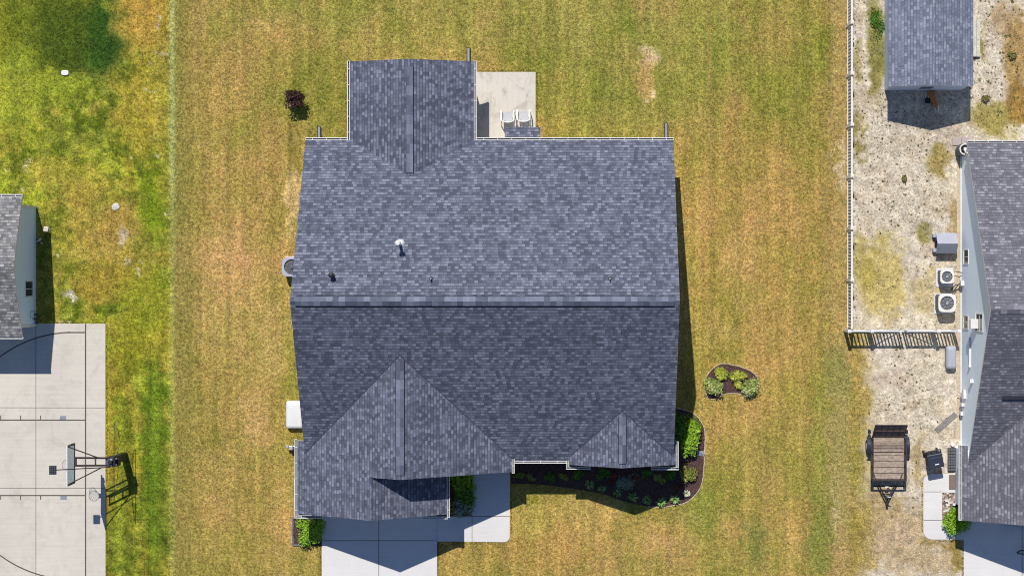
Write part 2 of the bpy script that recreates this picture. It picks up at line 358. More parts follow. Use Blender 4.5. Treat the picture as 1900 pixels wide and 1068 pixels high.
def make_ground():
    def axis(lo, hi, st, outer):
        core = np.arange(lo, hi+0.1, st); L = [-v for v in outer][::-1]
        return np.concatenate([lo-np.array(outer[::-1]), core, hi+np.array(outer)])
    outer = [40, 100, 200, 400, 900, 2000, 5000, 12000, 30000]
    xs = axis(-120, 2020, 3.5, outer); ys = axis(-120, 1180, 3.5, outer)
    X, Y = np.meshgrid(xs, ys, indexing='ij'); nx, ny = X.shape
    n1 = fbm(X, Y, 60, 60, 1, 5); n2 = fbm(X, Y, 26, 26, 21, 4); n3 = fbm(X, Y, 18, 240, 41, 3); n4 = fbm(X, Y, 150, 150, 61, 3); n5 = fbm(X, Y, 9, 9, 81, 2)
    wx = X+(n2-.5)*46; wy = Y+(fbm(X, Y, 30, 30, 91, 4)-.5)*60
    col = np.zeros(X.shape+(3,)); col[:] = (152, 134, 62)
    grav = np.zeros(X.shape)
    def blend(mask, c, soft=None):
        m = np.clip(mask, 0, 1)[..., None]; col[:] = col*(1-m)+np.array(c, float)*m
    def blob(cx, cy, rx, ry, c, s=1.0, e=0.55, edge=0.6):
        d = np.sqrt(((wx-cx)/rx)**2+((wy-cy)/ry)**2)+(n1-.5)*e
        blend((1-sstep(d, 1-edge, 1+edge*0.3))*s, c)
    # centre lawn
    blend(sstep(n1, .42, .66)*.4, (166, 138, 68)); blend((1-sstep(n4, .3, .55))*.6, (140, 134, 54))
    blob(900, 30, 620, 90, (138, 135, 58), .75); blob(760, 90, 240, 60, (150, 136, 62), .4); blob(1180, 130, 230, 150, (136, 134, 56), .75)
    blob(1475, 130, 110, 190, (136, 130, 54), .75); blob(1400, 390, 150, 200, (168, 140, 70), .55); blob(1340, 560, 110, 110, (170, 140, 72), .6)
    blob(470, 100, 130, 80, (164, 136, 70), .5); blob(600, 180, 90, 110, (138, 130, 54), .75); blob(520, 130, 60, 90, (142, 132, 56), .5)
    blob(430, 330, 90, 120, (166, 138, 72), .6); blob(430, 560, 110, 170, (176, 146, 82), .7); blob(400, 860, 100, 180, (158, 136, 68), .6); blob(500, 900, 40, 160, (150, 134, 62), .6)
    blob(555, 300, 30, 90, (146, 132, 58), .6); blob(543, 380, 15, 80, (216, 182, 122), .7); blob(500, 640, 30, 120, (190, 158, 96), .5)
    blob(1285, 480, 22, 280, (146, 134, 58), .65); blob(1450, 880, 110, 200, (150, 134, 62), .65); blob(1345, 860, 50, 100, (154, 138, 62), .5)
    blob(1200, 1040, 380, 70, (156, 136, 68), .6); blob(1120, 940, 60, 26, (190, 160, 92), .45); blob(1240, 1000, 70, 22, (184, 156, 90), .45); blob(470, 760, 40, 70, (184, 156, 94), .4); blob(1370, 480, 30, 90, (188, 156, 92), .35); blob(1330, 620, 40, 40, (190, 158, 94), .4); blob(1290, 950, 60, 50, (138, 136, 60), .65); blob(1030, 960, 130, 45, (178, 152, 78), .75); blob(1150, 990, 160, 40, (176, 146, 76), .5)
    blob(1440, 690, 80, 120, (168, 140, 70), .5); blob(1000, 1030, 110, 50, (172, 136, 70), .6); blob(1405, 1030, 40, 60, (138, 134, 62), .4); blob(340, 500, 14, 500, (140, 128, 62), .6)
    blob(1525, 500, 14, 200, (150, 134, 66), .6)
    for cx, cy, rx, ry in [(1200, 100, 17, 13), (1212, 168, 9, 8), (1192, 186, 5, 4)]: blob(cx, cy, rx*1.3, ry*1.3, (214, 196, 158), .8, .8, .9)
    blob(1198, 136, 22, 52, (180, 148, 84), .8)
    col[:] = (np.array((188., 156., 88.))-np.array((176., 144., 76.)))[None, None]*.5+col
    m8 = fbm(X, Y, 14, 16, 301, 3)-.5; m9 = fbm(X, Y, 40, 90, 401, 4)-.5; m7 = fbm(X, Y, 90, 60, 451, 3)-.5
    col[:] = col*(1+.12*m8+.12*m9)[..., None]+(m9*.8+m8*.2+m7*.7)[..., None]*np.array((34., 6., 26.))
    # mower stripes
    inl = sstep(X, 318, 330)*(1-sstep(X, 1560, 1580))
    st = np.sin(X*2*np.pi/43+(n4-.5)*3)*.45+np.sin(X*2*np.pi/17+(n4-.5)*5)*.3+(fbm(X, Y, 9, 300, 43, 3)-.5)*3.2
    col *= (1+0.06*st*inl)[..., None]
    blend(inl*sstep(n3, .58, .8)*.35, (178, 148, 86))
    e = (sstep(X, 318, 324)*(1-sstep(X, 345, 375))); blend(e*.55, (136, 126, 60))
    # right border strip
    e = sstep(wx, 1522, 1552)*(1-sstep(X, 1572, 1584)); blend(e*(.35+.3*n1), (168, 144, 92))
    blob(1560, 310, 10, 70, (210, 190, 156), .6); blob(1555, 690, 30, 50, (128, 132, 66), .6); blob(1522, 860, 26, 220, (136, 138, 62), .5); blob(1560, 860, 22, 180, (158, 148, 84), .6); blob(1520, 1030, 30, 60, (128, 134, 60), .5)
    blob(1548, 960, 8, 60, (200, 180, 130), .5); blob(1405, 1010, 26, 40, (122, 124, 60), .55); blob(1525, 980, 30, 90, (120, 122, 56), .5)
    # left neighbour lawn
    L = 1-sstep(X+(n5-.5)*6, 318, 326)
    lc = np.zeros(col.shape); lc[:] = (126, 130, 44); save = col.copy(); col[:] = lc
    blend(sstep(n1, .48, .62)*.9, (158, 162, 48)); blend((1-sstep(n2, .36, .52))*.85, (92, 106, 26)); q8 = fbm(X, Y, 13, 13, 501, 3); blend(sstep(q8, .52, .8)*.6, (166, 172, 64)); blend((1-sstep(q8, .25, .5))*.7, (84, 98, 28)); q9 = fbm(X, Y, 34, 34, 551, 3); blend(sstep(q9, .52, .68)*.5, (176, 154, 62)); blend(sstep(n4, .5, .66)*.5, (166, 140, 52))
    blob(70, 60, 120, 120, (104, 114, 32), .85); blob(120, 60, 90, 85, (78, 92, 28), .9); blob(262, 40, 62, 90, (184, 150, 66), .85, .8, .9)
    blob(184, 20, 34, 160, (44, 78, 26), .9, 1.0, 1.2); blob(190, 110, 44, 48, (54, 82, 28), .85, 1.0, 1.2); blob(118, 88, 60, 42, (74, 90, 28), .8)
    blob(25, 160, 60, 110, (148, 158, 50), .7); blob(120, 165, 60, 30, (150, 162, 48), .7); blob(255, 210, 50, 110, (172, 152, 56), .7); blob(120, 320, 120, 40, (174, 158, 62), .6)
    blob(190, 430, 130, 100, (176, 146, 72), .8, .9, 1.0); blob(210, 520, 90, 50, (160, 136, 52), .7); blob(282, 380, 34, 90, (112, 132, 28), .85); blob(300, 210, 18, 200, (176, 158, 66), .5)
    blob(270, 560, 60, 70, (140, 150, 40), .6); blob(240, 640, 44, 60, (134, 136, 36), .7); blob(285, 860, 26, 260, (92, 116, 28), .8); blob(225, 900, 22, 220, (120, 132, 36), .6)
    blob(232, 438, 12, 24, (186, 172, 160), .8, .9, .9); blob(132, 552, 9, 8, (214, 202, 190), .8); blob(102, 480, 7, 7, (205, 190, 170), .7)
    for cx, cy, r in [(301, 41, 5), (292, 100, 4), (300, 103, 4), (283, 124, 4), (274, 177, 4), (288, 181, 5), (310, 210, 4), (287, 290, 4), (235, 299, 3), (47, 308, 5), (50, 318, 4), (16, 318, 3),
                      (262, 490, 4), (258, 503, 5), (238, 487, 4), (310, 386, 4), (115, 598, 6), (38, 348, 5)]: blob(cx, cy, r*.95, r*.95, (222, 208, 180), .8, .5, .8)
    st2 = np.sin(X*2*np.pi/31)*.4+(n3-.5)*2.4; low = sstep(Y, 560, 680)
    col *= (1+0.16*st2*low+0.05*st2*(1-low))[..., None]
    left = col.copy(); col[:] = save*(1-L[..., None])+left*L[..., None]
    # pale property line
    e = np.exp(-((X-319)/5.5)**2)*(1-sstep(Y, 300, 420)*.55)*(1-sstep(Y, 700, 760)*.1); blend(e*.95, (170, 174, 104))
    # right yard
    Rm = sstep(X+(n5-.5)*8, 1578, 1586)*(1-sstep(Y, 606, 616)); Rm2 = sstep(wx, 1575, 1640)*sstep(Y, 606, 616)
    yard = np.clip(Rm+Rm2, 0, 1); save = col.copy(); col[:] = (218, 205, 172)
    blend(sstep(n2, .5, .7)*.7, (198, 180, 146)); blend(sstep(n1, .55, .7)*.5, (222, 210, 184))
    g = np.zeros(X.shape)
    def gb(cx, cy, rx, ry, c, s=1, e=1.0):
        d = np.sqrt(((wx-cx)/rx)**2+((wy-cy)/ry)**2)+(n2-.5)*e; m = (1-sstep(d, .5, 1.1))*s; blend(m, c); np.maximum(g, m, out=g)
    gb(1625, 60, 18, 110, (120, 118, 52), .8); gb(1630, 150, 20, 60, (132, 124, 60), .8); gb(1592, 240, 16, 60, (132, 122, 60), .8); gb(1590, 110, 10, 40, (150, 140, 80), .7)
    gb(1640, 520, 60, 90, (184, 166, 94), .85, .7); gb(1600, 480, 30, 60, (164, 150, 72), .7); gb(1720, 540, 40, 40, (186, 168, 106), .6)
    gb(1740, 300, 28, 40, (146, 128, 62), .8); gb(1720, 430, 18, 26, (128, 122, 56), .8); gb(1770, 410, 14, 50, (150, 124, 70), .7)
    gb(1845, 215, 60, 40, (148, 134, 64), .85); gb(1885, 100, 26, 120, (160, 128, 68), .8); gb(1890, 190, 30, 50, (150, 118, 56), .8); gb(1860, 30, 26, 40, (170, 140, 90), .6)
    gb(1826, 80, 6, 36, (140, 132, 74), .9); gb(1620, 970, 70, 90, (166, 142, 86), .8); gb(1590, 800, 26, 150, (168, 146, 88), .8); gb(1690, 1010, 110, 80, (184, 162, 116), .85)
    gb(1706, 850, 12, 60, (168, 148, 92), .7); gb(1770, 1030, 14, 60, (146, 126, 62), .9); gb(1735, 1012, 40, 8, (158, 138, 80), .8); gb(1590, 660, 20, 30, (150, 134, 66), .7)
    gb(1660, 1000, 60, 30, (190, 168, 136), .5); gb(1655, 700, 46, 30, (190, 168, 142), .4)
    yr = col.copy(); col[:] = save*(1-yard[..., None])+yr*yard[..., None]
    grav = yard*(1-g*.85)
    grav = np.clip(grav+0.6*np.exp(-((X-1562)/6)**2)*sstep(n2, .5, .7), 0, 1)
    # small-scale clumpiness
    n6 = fbm(X, Y, 7, 7, 701, 2); col *= (1+((n5-.5)*.26+(n6-.5)*.2)*(1-.65*sstep(X, 318, 326)*(1-sstep(X, 1570, 1580))))[..., None]
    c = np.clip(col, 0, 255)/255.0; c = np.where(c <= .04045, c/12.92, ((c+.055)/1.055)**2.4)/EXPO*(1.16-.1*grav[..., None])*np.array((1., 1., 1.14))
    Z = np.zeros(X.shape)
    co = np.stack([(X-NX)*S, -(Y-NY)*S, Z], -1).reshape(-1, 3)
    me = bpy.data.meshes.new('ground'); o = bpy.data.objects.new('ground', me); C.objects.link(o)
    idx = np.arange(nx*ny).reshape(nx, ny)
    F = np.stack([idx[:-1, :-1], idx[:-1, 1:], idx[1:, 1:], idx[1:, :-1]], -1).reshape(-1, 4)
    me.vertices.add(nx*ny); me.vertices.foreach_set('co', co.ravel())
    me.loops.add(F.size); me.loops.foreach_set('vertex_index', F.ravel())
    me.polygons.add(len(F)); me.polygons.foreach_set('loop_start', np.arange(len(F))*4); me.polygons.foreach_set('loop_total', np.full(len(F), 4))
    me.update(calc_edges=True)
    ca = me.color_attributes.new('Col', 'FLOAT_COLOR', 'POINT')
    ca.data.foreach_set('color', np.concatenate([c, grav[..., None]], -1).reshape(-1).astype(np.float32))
    b = NB('lawn_and_yard', 0.95, 0.05); at = b.N('ShaderNodeAttribute'); at.attribute_name = 'Col'; base = at.outputs['Color']; gm = at.outputs['Alpha']
    p = b.pos()
    f1 = b.noise(p, 7.5, 4, 0.8); f2 = b.noise(p, 17, 3, 0.7); f3 = b.noise(b.pos((1, 1, 1)), 3.2, 5, 0.7)
    gg = b.math('MULTIPLY', b.mr(f1, 0.33, 0.67, 0.46, 1.54), b.math('MULTIPLY', b.mr(f2, 0.3, 0.7, 0.6, 1.4), b.mr(f3, 0.3, 0.7, 0.82, 1.18)))
    grass = b.mul(base, gg)
    hue = b.noise(p, 5, 4, 0.7); grass = b.mix(b.mr(hue, 0.45, 0.7, 0, 0.5), grass, b.mix(1.0, grass, (1.25, 1.08, 1.05, 1), 'MULTIPLY'))
    grass = b.mix(b.mr(hue, 0.5, 0.3, 0, 0.5), grass, b.mix(1.0, grass, (0.8, 0.98, 0.8, 1), 'MULTIPLY'))
    straw = b.noise(p, 13, 2, 0.6); grass = b.mix(b.mr(straw, 0.58, 0.72, 0, 1.0), grass, b.mix(1.0, base, (1.75, 1.7, 1.9, 1), 'MULTIPLY'))
    # gravel
    v = b.N('ShaderNodeTexVoronoi'); v.inputs['Scale'].default_value = 14; b.L(p, v.inputs['Vector'])
    sp = b.N('ShaderNodeSeparateColor'); b.L(v.outputs['Color'], sp.inputs[0])
    pf = b.mr(sp.outputs[0], 0, 1, 0.72, 1.22); g2 = b.noise(p, 7, 5, 0.8)
    gr = b.mul(base, b.math('MULTIPLY', pf, b.mr(g2, 0.3, 0.7, 0.8, 1.15)))
    spk = b.noise(p, 10.5, 4, 0.75); msk = b.noise(p, 0.6, 4, .7); thr = b.math('SUBTRACT', spk, b.mr(msk, 0.35, 0.65, 0.10, -0.06))
    gr = b.mix(b.mr(thr, 0.54, 0.66, 0, 0.75), gr, A(128, 116, 82)); lite = b.noise(p, 10, 3, .7); gr = b.mix(b.mr(lite, .6, .72, 0, .4), gr, A(236, 228, 208))
    c_ = b.mix(gm, grass, gr); b.base(c_)
    b.bump(b.math('ADD', f2, f1), 0.55, 0.05)
    make_ground.data = (xs, ys, c, grav)
    me.materials.append(b.mat)
    struct(o, 'dry mown lawn with green and tan patches and a sandy yard on the right')
    return o
make_ground()

# ------------------------------------------------------------------ slabs and markings
def slab(name, pts, mat, label, h=1.2, joints=(), bevel=0):
    m = MB(); m.prism(pts, -2, h); o = m.build(name, mat, bevel=0.01); struct(o, label)
    if joints:
        j = MB()
        for (x0, y0, x1, y1, wd) in joints:
            if abs(x1-x0) < abs(y1-y0): j.P([(x0-wd/2, y0, h+.17), (x0-wd/2, y1, h+.17), (x1+wd/2, y1, h+.17), (x1+wd/2, y0, h+.17)])
            else: j.P([(x0, y0-wd/2, h+.17), (x0, y0+wd/2, h+.17), (x1, y1+wd/2, h+.17), (x1, y1-wd/2, h+.17)])
        jo = j.build('expansion_joint', M['joint'], o, recalc=False)
    return o
def rounded(x0, y0, x1, y1, r, corners='abcd', n=6):   # a=TL b=TR c=BR d=BL
    out = []
    for key, cx, cy, a0 in (('a', x0, y0, 180), ('b', x1, y0, 270), ('c', x1, y1, 0), ('d', x0, y1, 90)):
        if key in corners:
            ox = cx+(r if cx == x0 else -r); oy = cy+(r if cy == y0 else -r)
            for i in range(n+1): a = R(a0+90*i/n); out.append((ox+r*math.cos(a), oy+r*math.sin(a)))
        else: out.append((cx, cy))
    return out
slab('sport_court', [(-400, 600), (-400, 1400), (196.5, 1400), (196, 600)], M['conc_court'], 'pale concrete driveway with basketball court markings',
     joints=[(67, 600, 67, 1400, 1.1), (-400, 755, 195, 756, 1.0), (-400, 904.5, 195, 904.5, 1.0), (-400, 1180, 195, 1180, 1.0)])
m = MB(); hz = 1.2+.34
def mark(x0, y0, x1, y1, mat=0, h=hz): m.P([(x0, y0, h), (x0, y1, h), (x1, y1, h), (x1, y0, h)], mat)
mark(158, 600.5, 160.3, 1400); mark(-400, 777.6, 157.7, 779.6); mark(-400, 917.2, 157.7, 919.2)
for x in (1, 38, 75): mark(x, 770, x+1.6, 777.5); mark(x, 919.3, x+1.6, 926)
mark(111.5, 771, 123, 777.5, 1); mark(112.5, 919.3, 124, 926, 1)
cx, cy, r0 = 137, 845, 229
for i in range(90):
    a0, a1 = R(180+88*i/90), R(180+88*(i+1)/90)
    for sg in (1, -1):
        q = [(cx+rr*math.cos(a), cy+sg*rr*math.sin(a), hz) for rr, a in ((r0-1.1, a0), (r0+1.1, a0), (r0+1.1, a1), (r0-1.1, a1))]
        m.P(q)
mark(126, 615.2, 157.7, 617.4)
o = m.build('court_markings', [M['paint_dark'], M['paint_grey']], recalc=False); struct(o, 'dark painted basketball court lines on pale concrete')
slab('driveway', [(597, 900), (597, 1500), (811, 1500), (811, 900)], M['conc_drive'], 'pale concrete driveway below the garage of the central house', 1.2,
     [(703, 900, 703, 1500, 1.2), (597.5, 1002, 810.5, 1002, 1.2), (597.5, 1230, 810.5, 1230, 1.2)])
wk = [(811.3, 957), (811.3, 1003.5), (836, 1003.5), (934, 1005)] + [(935+11*math.sin(R(a)), 994+11*math.cos(R(a))) for a in (10, 30, 50, 70, 85)] + [(946.5, 850), (876, 850), (876, 957)]
slab('walkway', wk, M['conc_drive'], 'pale concrete walkway with one rounded corner beside the garage', 1.2, [(876, 957, 876, 1004, 1.0), (876.5, 957, 946, 957, 1.0)])
slab('patio', [(884, 134), (884, 290), (994, 290), (994, 134)], M['conc_patio'], 'stained square concrete patio behind the central house', 2.5)
m = MB()     # crack in the patio
pts = [(904, 150), (906, 158), (909, 166), (907, 176), (909, 186), (906, 196)]
for (x0, y0), (x1, y1) in zip(pts[:-1], pts[1:]): m.P([(x0, y0, 2.67), (x1, y1, 2.67), (x1+1.2, y1, 2.67), (x0+1.2, y0, 2.67)])
c_ = m.build('patio_crack', M['offwhite'], recalc=False); struct(c_, 'pale filled crack across the patio')
slab('walkway', rounded(1713, 878, 1790, 1000, 16, 'ad')[0:7]+[(1748, 878), (1790, 878), (1790, 913), (1748, 913), (1748, 965), (1790, 965), (1790, 1000)]+rounded(1713, 878, 1790, 1000, 16, 'ad')[9:],
     M['conc_drive'], 'pale concrete walkway curving round a gravel bed beside the right house', 1.2, [(1714, 911.5, 1747, 911.5, 1.0), (1714, 964, 1747, 964, 1.0)])
slab('driveway', [(1788, 930), (1788, 1500), (2100, 1500), (2100, 930)], M['conc_drive'], 'pale concrete driveway of the right house in bottom right corner', 1.6, [(1896, 931, 1896, 1500, 1.2)])
m = MB(); m.P([(1748.4, 913.4, .3), (1748.4, 964.6, .3), (1782, 964.6, .3), (1782, 913.4, .3)]); struct(m.build('gravel_bed', M['gravelbed'], recalc=False), 'small bed of white and brown gravel beside the right house')
m = MB(); m.box(1775.5, 270, 1781, 815, -1, .5); struct(m.build('gravel_strip', M['stone']), 'narrow gravel strip along the wall of the right house')

def bed(name, pts, label, h=0.8):
    m = MB(); cx = sum(p[0] for p in pts)/len(pts); cy = sum(p[1] for p in pts)/len(pts)
    me = bpy.data.meshes.new(name); bm = bmesh.new()
    vs = [bm.verts.new(Wd(x, y, h)) for x, y in pts]; f = bm.faces.new(vs)
    lw = [bm.verts.new(Wd(x, y, -1)) for x, y in pts]
    for i in range(len(pts)): j = (i+1) % len(pts); bm.faces.new([lw[i], lw[j], vs[j], vs[i]])
    bmesh.ops.triangulate(bm, faces=[f]); bmesh.ops.recalc_face_normals(bm, faces=bm.faces)
    bm.to_mesh(me); bm.free(); me.materials.append(M['mulch']); o = bpy.data.objects.new(name, me); C.objects.link(o); struct(o, label); return o
def smooth_closed(pts, n=6):
    out = []; N = len(pts)
    for i in range(N):
        p0, p1, p2, p3 = [Vector((*pts[(i+k-1) % N], 0)) for k in range(4)]
        for j in range(n):
            t = j/n; q = 0.5*((2*p1)+(-p0+p2)*t+(2*p0-5*p1+4*p2-p3)*t*t+(-p0+3*p1-3*p2+p3)*t**3); out.append((q.x, q.y))
    return out
def smooth_open(pts, n=6):
    ext = [pts[0]]+list(pts)+[pts[-1]]; out = []
    for i in range(len(pts)-1):
        p0, p1, p2, p3 = [Vector((*ext[i+k], 0)) for k in range(4)]
        for j in range(n):
            t = j/n; q = 0.5*((2*p1)+(-p0+p2)*t+(2*p0-5*p1+4*p2-p3)*t*t+(-p0+3*p1-3*p2+p3)*t**3); out.append((q.x, q.y))
    return out+[pts[-1]]
front_edge = smooth_open([(948, 897), (1000, 898), (1062, 906), (1116, 915), (1156, 929), (1193, 937), (1220, 940), (1243, 938), (1271, 932), (1291, 916), (1303, 893), (1307, 842), (1308, 802), (1301, 782), (1287, 767), (1262, 758), (1236, 757)], 6)
bed('mulch_bed', front_edge+[(1236, 830), (948, 830)], 'brown mulch bed curving along the front and right corner of the central house')
isl = smooth_closed([(1307, 710), (1314, 693), (1328, 679), (1340, 674), (1357, 676), (1378, 681), (1398, 691), (1406, 702), (1406, 715), (1400, 730), (1388, 736), (1376, 731), (1360, 729), (1343, 731), (1330, 739), (1313, 737)], 4)
bed('mulch_bed', isl, 'kidney-shaped island of brown mulch in the dry lawn')
bed('mulch_bed', [(544, 960), (544, 1009), (596.6, 1012), (596.6, 935), (575, 935), (575, 960)], 'small rectangular mulch bed at the left corner of the garage')
bed('mulch_bed', [(826, 846), (875.5, 846), (875.5, 956.5), (811, 956.5), (811, 930), (826, 930)], 'dark mulch bed between the garage and the walkway')
def edging(path, label, mat, closed=False, w0=1.7, hh=1.4, step=4.0, seed=1):
    r = random.Random(seed); m = MB(); P = list(path)+([path[0]] if closed else [])
    for (x0, y0), (x1, y1) in zip(P[:-1], P[1:]):
        L = math.hypot(x1-x0, y1-y0); n = max(1, int(L/step)); ang = math.degrees(math.atan2(y1-y0, x1-x0))
        for i in range(n):
            t = (i+.5)/n; m.rbox(x0+(x1-x0)*t+r.uniform(-.3, .3), y0+(y1-y0)*t+r.uniform(-.3, .3), L/n*.47, w0/2*r.uniform(.75, 1.15), -1, hh*r.uniform(.6, 1.1), ang+r.uniform(-8, 8), 0)
    return tag(m.build('bed_edging', mat), label, 'edging')
edging([p for p in front_edge if p[0] > 1200 or p[1] < 800], 'pale rough stone edging round the long front mulch bed', M['stone'])
edging(isl, 'pale rough stone edging round the kidney-shaped island bed', M['stone'], True)
edging([(574, 960), (543.5, 960), (543.5, 1009.5), (572, 1011.5)], 'charcoal block edging round the small bed at the garage corner', M['darkedge'], w0=3.2, hh=3)

# ------------------------------------------------------------------ house kit
def roofmesh(planes, t=5.0):
    """planes: list of (pts[(x,y)], hfun, axis) -> MB with shingles on top and trim below"""
    bm = bmesh.new(); uvl = bm.loops.layers.uv.new('UVMap')
    tops = []
    vcache = {}
    def V(x, y, h):
        k = (round(x, 1), round(y, 1), round(h, 1))
        if k not in vcache: vcache[k] = bm.verts.new(Wd(x, y, h))
        return vcache[k]
    for pts, hf, axis, uoff in planes:
        vs = [V(x, y, hf(x, y)) for x, y in pts]
        if (Wd(*pts[1])-Wd(*pts[0])).cross(Wd(*pts[2])-Wd(*pts[1])).z < 0: vs = vs[::-1]; pts = pts[::-1]
        f = bm.faces.new(vs)
        k = abs(hf(100, 100)-hf(101, 100)) if axis == 'y' else abs(hf(100, 100)-hf(100, 101))
        sl = math.sqrt(1+k*k)
        up = (hf(0, 1)-hf(0, 0)) if axis == 'x' else (hf(1, 0)-hf(0, 0)); sg = 1 if up > 0 else -1
        for lp, (x, y) in zip(f.loops, pts):
            if axis == 'x': lp[uvl].uv = (x*S+uoff, sg*y*S*sl+50)
            else: lp[uvl].uv = (y*S+uoff, sg*x*S*sl+50)
        tops.append(f)
    for f in tops:
        if f.normal.length == 0: f.normal_update()
    bd = [e for e in bm.edges if len(e.link_faces) == 1]
    low = {}
    def lowv(v):
        if v not in low: low[v] = bm.verts.new(v.co-Vector((0, 0, t*S)))
        return low[v]
    for e in bd:
        f = e.link_faces[0]; lp = [l for l in f.loops if l.edge == e][0]
        a, b_ = lp.vert, lp.link_loop_next.vert
        nf = bm.faces.new([b_, a, lowv(a), lowv(b_)]); nf.material_index = 1
    for f in tops:
        nf = bm.faces.new([lowv(v) for v in f.verts][::-1]); nf.material_index = 1
    return bm
def build_roof(name, planes, mat, parent, trim=None, t=5.0):
    bm = roofmesh(planes, t); me = bpy.data.meshes.new(name); bm.to_mesh(me); bm.free()
    me.materials.append(mat); me.materials.append(trim or M['white'])
    o = bpy.data.objects.new(name, me); C.objects.link(o); o.parent = parent; o.location = -Vector(parent['_o'])
    o['_o'] = Vector((0, 0, 0)); return o
def ridgecap(parent, a, b, hw, k, mat, lift=1.8, ncap=10.5, name='ridge_cap', drop=0.0, dark=True):
    """a,b = (x,y,h) ends of ridge; hw half width; k roof slope; overlapping cap shingles with tone per cap"""
    m = MB(); ax = 'x' if abs(b[0]-a[0]) > abs(b[1]-a[1]) else 'y'
    L = math.hypot(b[0]-a[0], b[1]-a[1]); n = max(2, int(L/ncap)); r = random.Random(int(L))
    for i in range(n):
        t0, t1 = i/n, (i+1)/n; p = [a[j]+(b[j]-a[j])*t0 for j in range(3)]; q = [a[j]+(b[j]-a[j])*t1 for j in range(3)]
        u0 = r.random()*40
        for sg in (-1, 1):
            def off(P, d, z): return (P[0]+(0 if ax == 'x' else sg*d), P[1]+(sg*d if ax == 'x' else 0), P[2]-k*d+z)
            top = [off(p, 0, lift+.25), off(q, 0, lift), off(q, hw, lift), off(p, hw, lift+.25)]
            tone = u0
            m.P(top, 0, uv=[(tone, .05), (tone+.01, .05), (tone+.01, .06), (tone, .06)], col=r.random())
            m.P([off(p, hw, lift+.25), off(q, hw, lift), off(q, hw, -.5), off(p, hw, -.5)], 1)
            if dark: m.P([off(p, hw+.01, .5), off(q, hw+.01, .5), off(q, hw+(2.0 if ax == 'x' and sg > 0 else 1.1), .5), off(p, hw+(2.0 if ax == 'x' and sg > 0 else 1.1), .5)], 1)  # dark strips paint the shadow gap and vent slot beside the cap
        if i == 0: m.P([off2 for off2 in ([(p[0]+(0 if ax == 'x' else s_*hw), p[1]+(s_*hw if ax == 'x' else 0), p[2]-k*hw+z) for s_, z in ((-1, lift), (-1, -.5), (1, -.5), (1, lift))])], 1)
    return m.build(name, [mat, M['dark']], parent, recalc=False, merge=False)
def capmat(name, stops):
    b = NB(name, 0.95, 0.08); a = b.N('ShaderNodeAttribute'); a.attribute_name = 'Rnd'; c = b.ramp(a.outputs['Fac'], stops)
    n = b.noise(b.pos(), 6, 4, .7); n2 = b.noise(b.pos(), 50, 2)
    b.base(b.mul(c, b.math('MULTIPLY', b.mr(n, .3, .7, .85, 1.15), b.mr(n2, .3, .7, .9, 1.1)))); return b.mat
M['cap_main'] = capmat('slate_ridge_caps', LS((92, 97, 114), (107, 112, 129), (120, 125, 142), (136, 141, 158)))
M['cap_right'] = capmat('grey_ridge_caps', LS((112, 112, 122), (126, 126, 135), (140, 140, 148), (158, 158, 166)))
def gutter(parent, p0, p1, out, wd=5.0, h=100, dep=5, hang=24, name='gutter'):
    """channel from p0 to p1 (x,y of the roof edge); out = unit outward (dx,dy)"""
    m = MB(); (x0, y0), (x1, y1) = p0, p1; ox, oy = out
    def seg(d0, d1, h0, h1, mat=0):
        xs = sorted((x0+ox*d0, x1+ox*d1)) if ox else sorted((x0, x1)); ys = sorted((y0+oy*d0, y1+oy*d1)) if oy else sorted((y0, y1))
        m.box(xs[0], ys[0], xs[1], ys[1], h0, h1, mat)
    seg(wd-1.5, wd, h-dep, h); seg(.2, 1.2, h-dep, h-.4); seg(1.25, wd-1.55, h-dep, h-dep+.8, 1)
    L = math.hypot(x1-x0, y1-y0); n = max(1, int(L/hang)); hx, hy = (x1-x0)/L, (y1-y0)/L
    for i in range(n):
        t = (i+.5)/n; cx, cy = x0+(x1-x0)*t, y0+(y1-y0)*t
        ax0, ax1 = sorted((cx-hx*.5+ox*1.0, cx+hx*.5+ox*(wd-1.3))); ay0, ay1 = sorted((cy-hy*.5+oy*1.0, cy+hy*.5+oy*(wd-1.3)))
        m.box(ax0, ay0, ax1, ay1, h-1.6, h-.6)
    for s_ in (0, 1):   # end caps
        cx, cy = (x0, y0) if s_ == 0 else (x1, y1)
        ax0, ax1 = sorted((cx-hx*.3+ox*.2, cx+hx*.3+ox*wd)); ay0, ay1 = sorted((cy-hy*.3+oy*.2, cy+hy*.3+oy*wd)); m.box(ax0, ay0, ax1, ay1, h-dep-.1, h+.1)
    return m.build(name, [M['white'], M['dark_metal']], parent)
def wall(parent, prof, axis, at, thick, mat, name='wall'):
    """prof: polygon of (along, h); axis 'x' = wall runs along x at y=at"""
    m = MB()
    if axis == 'x': b = [Wd(a, at, h) for a, h in prof]; t = [Wd(a, at+thick, h) for a, h in prof]
    else: b = [Wd(at, a, h) for a, h in prof]; t = [Wd(at+thick, a, h) for a, h in prof]
    m.hexa(b, t); return m.build(name, mat, parent)
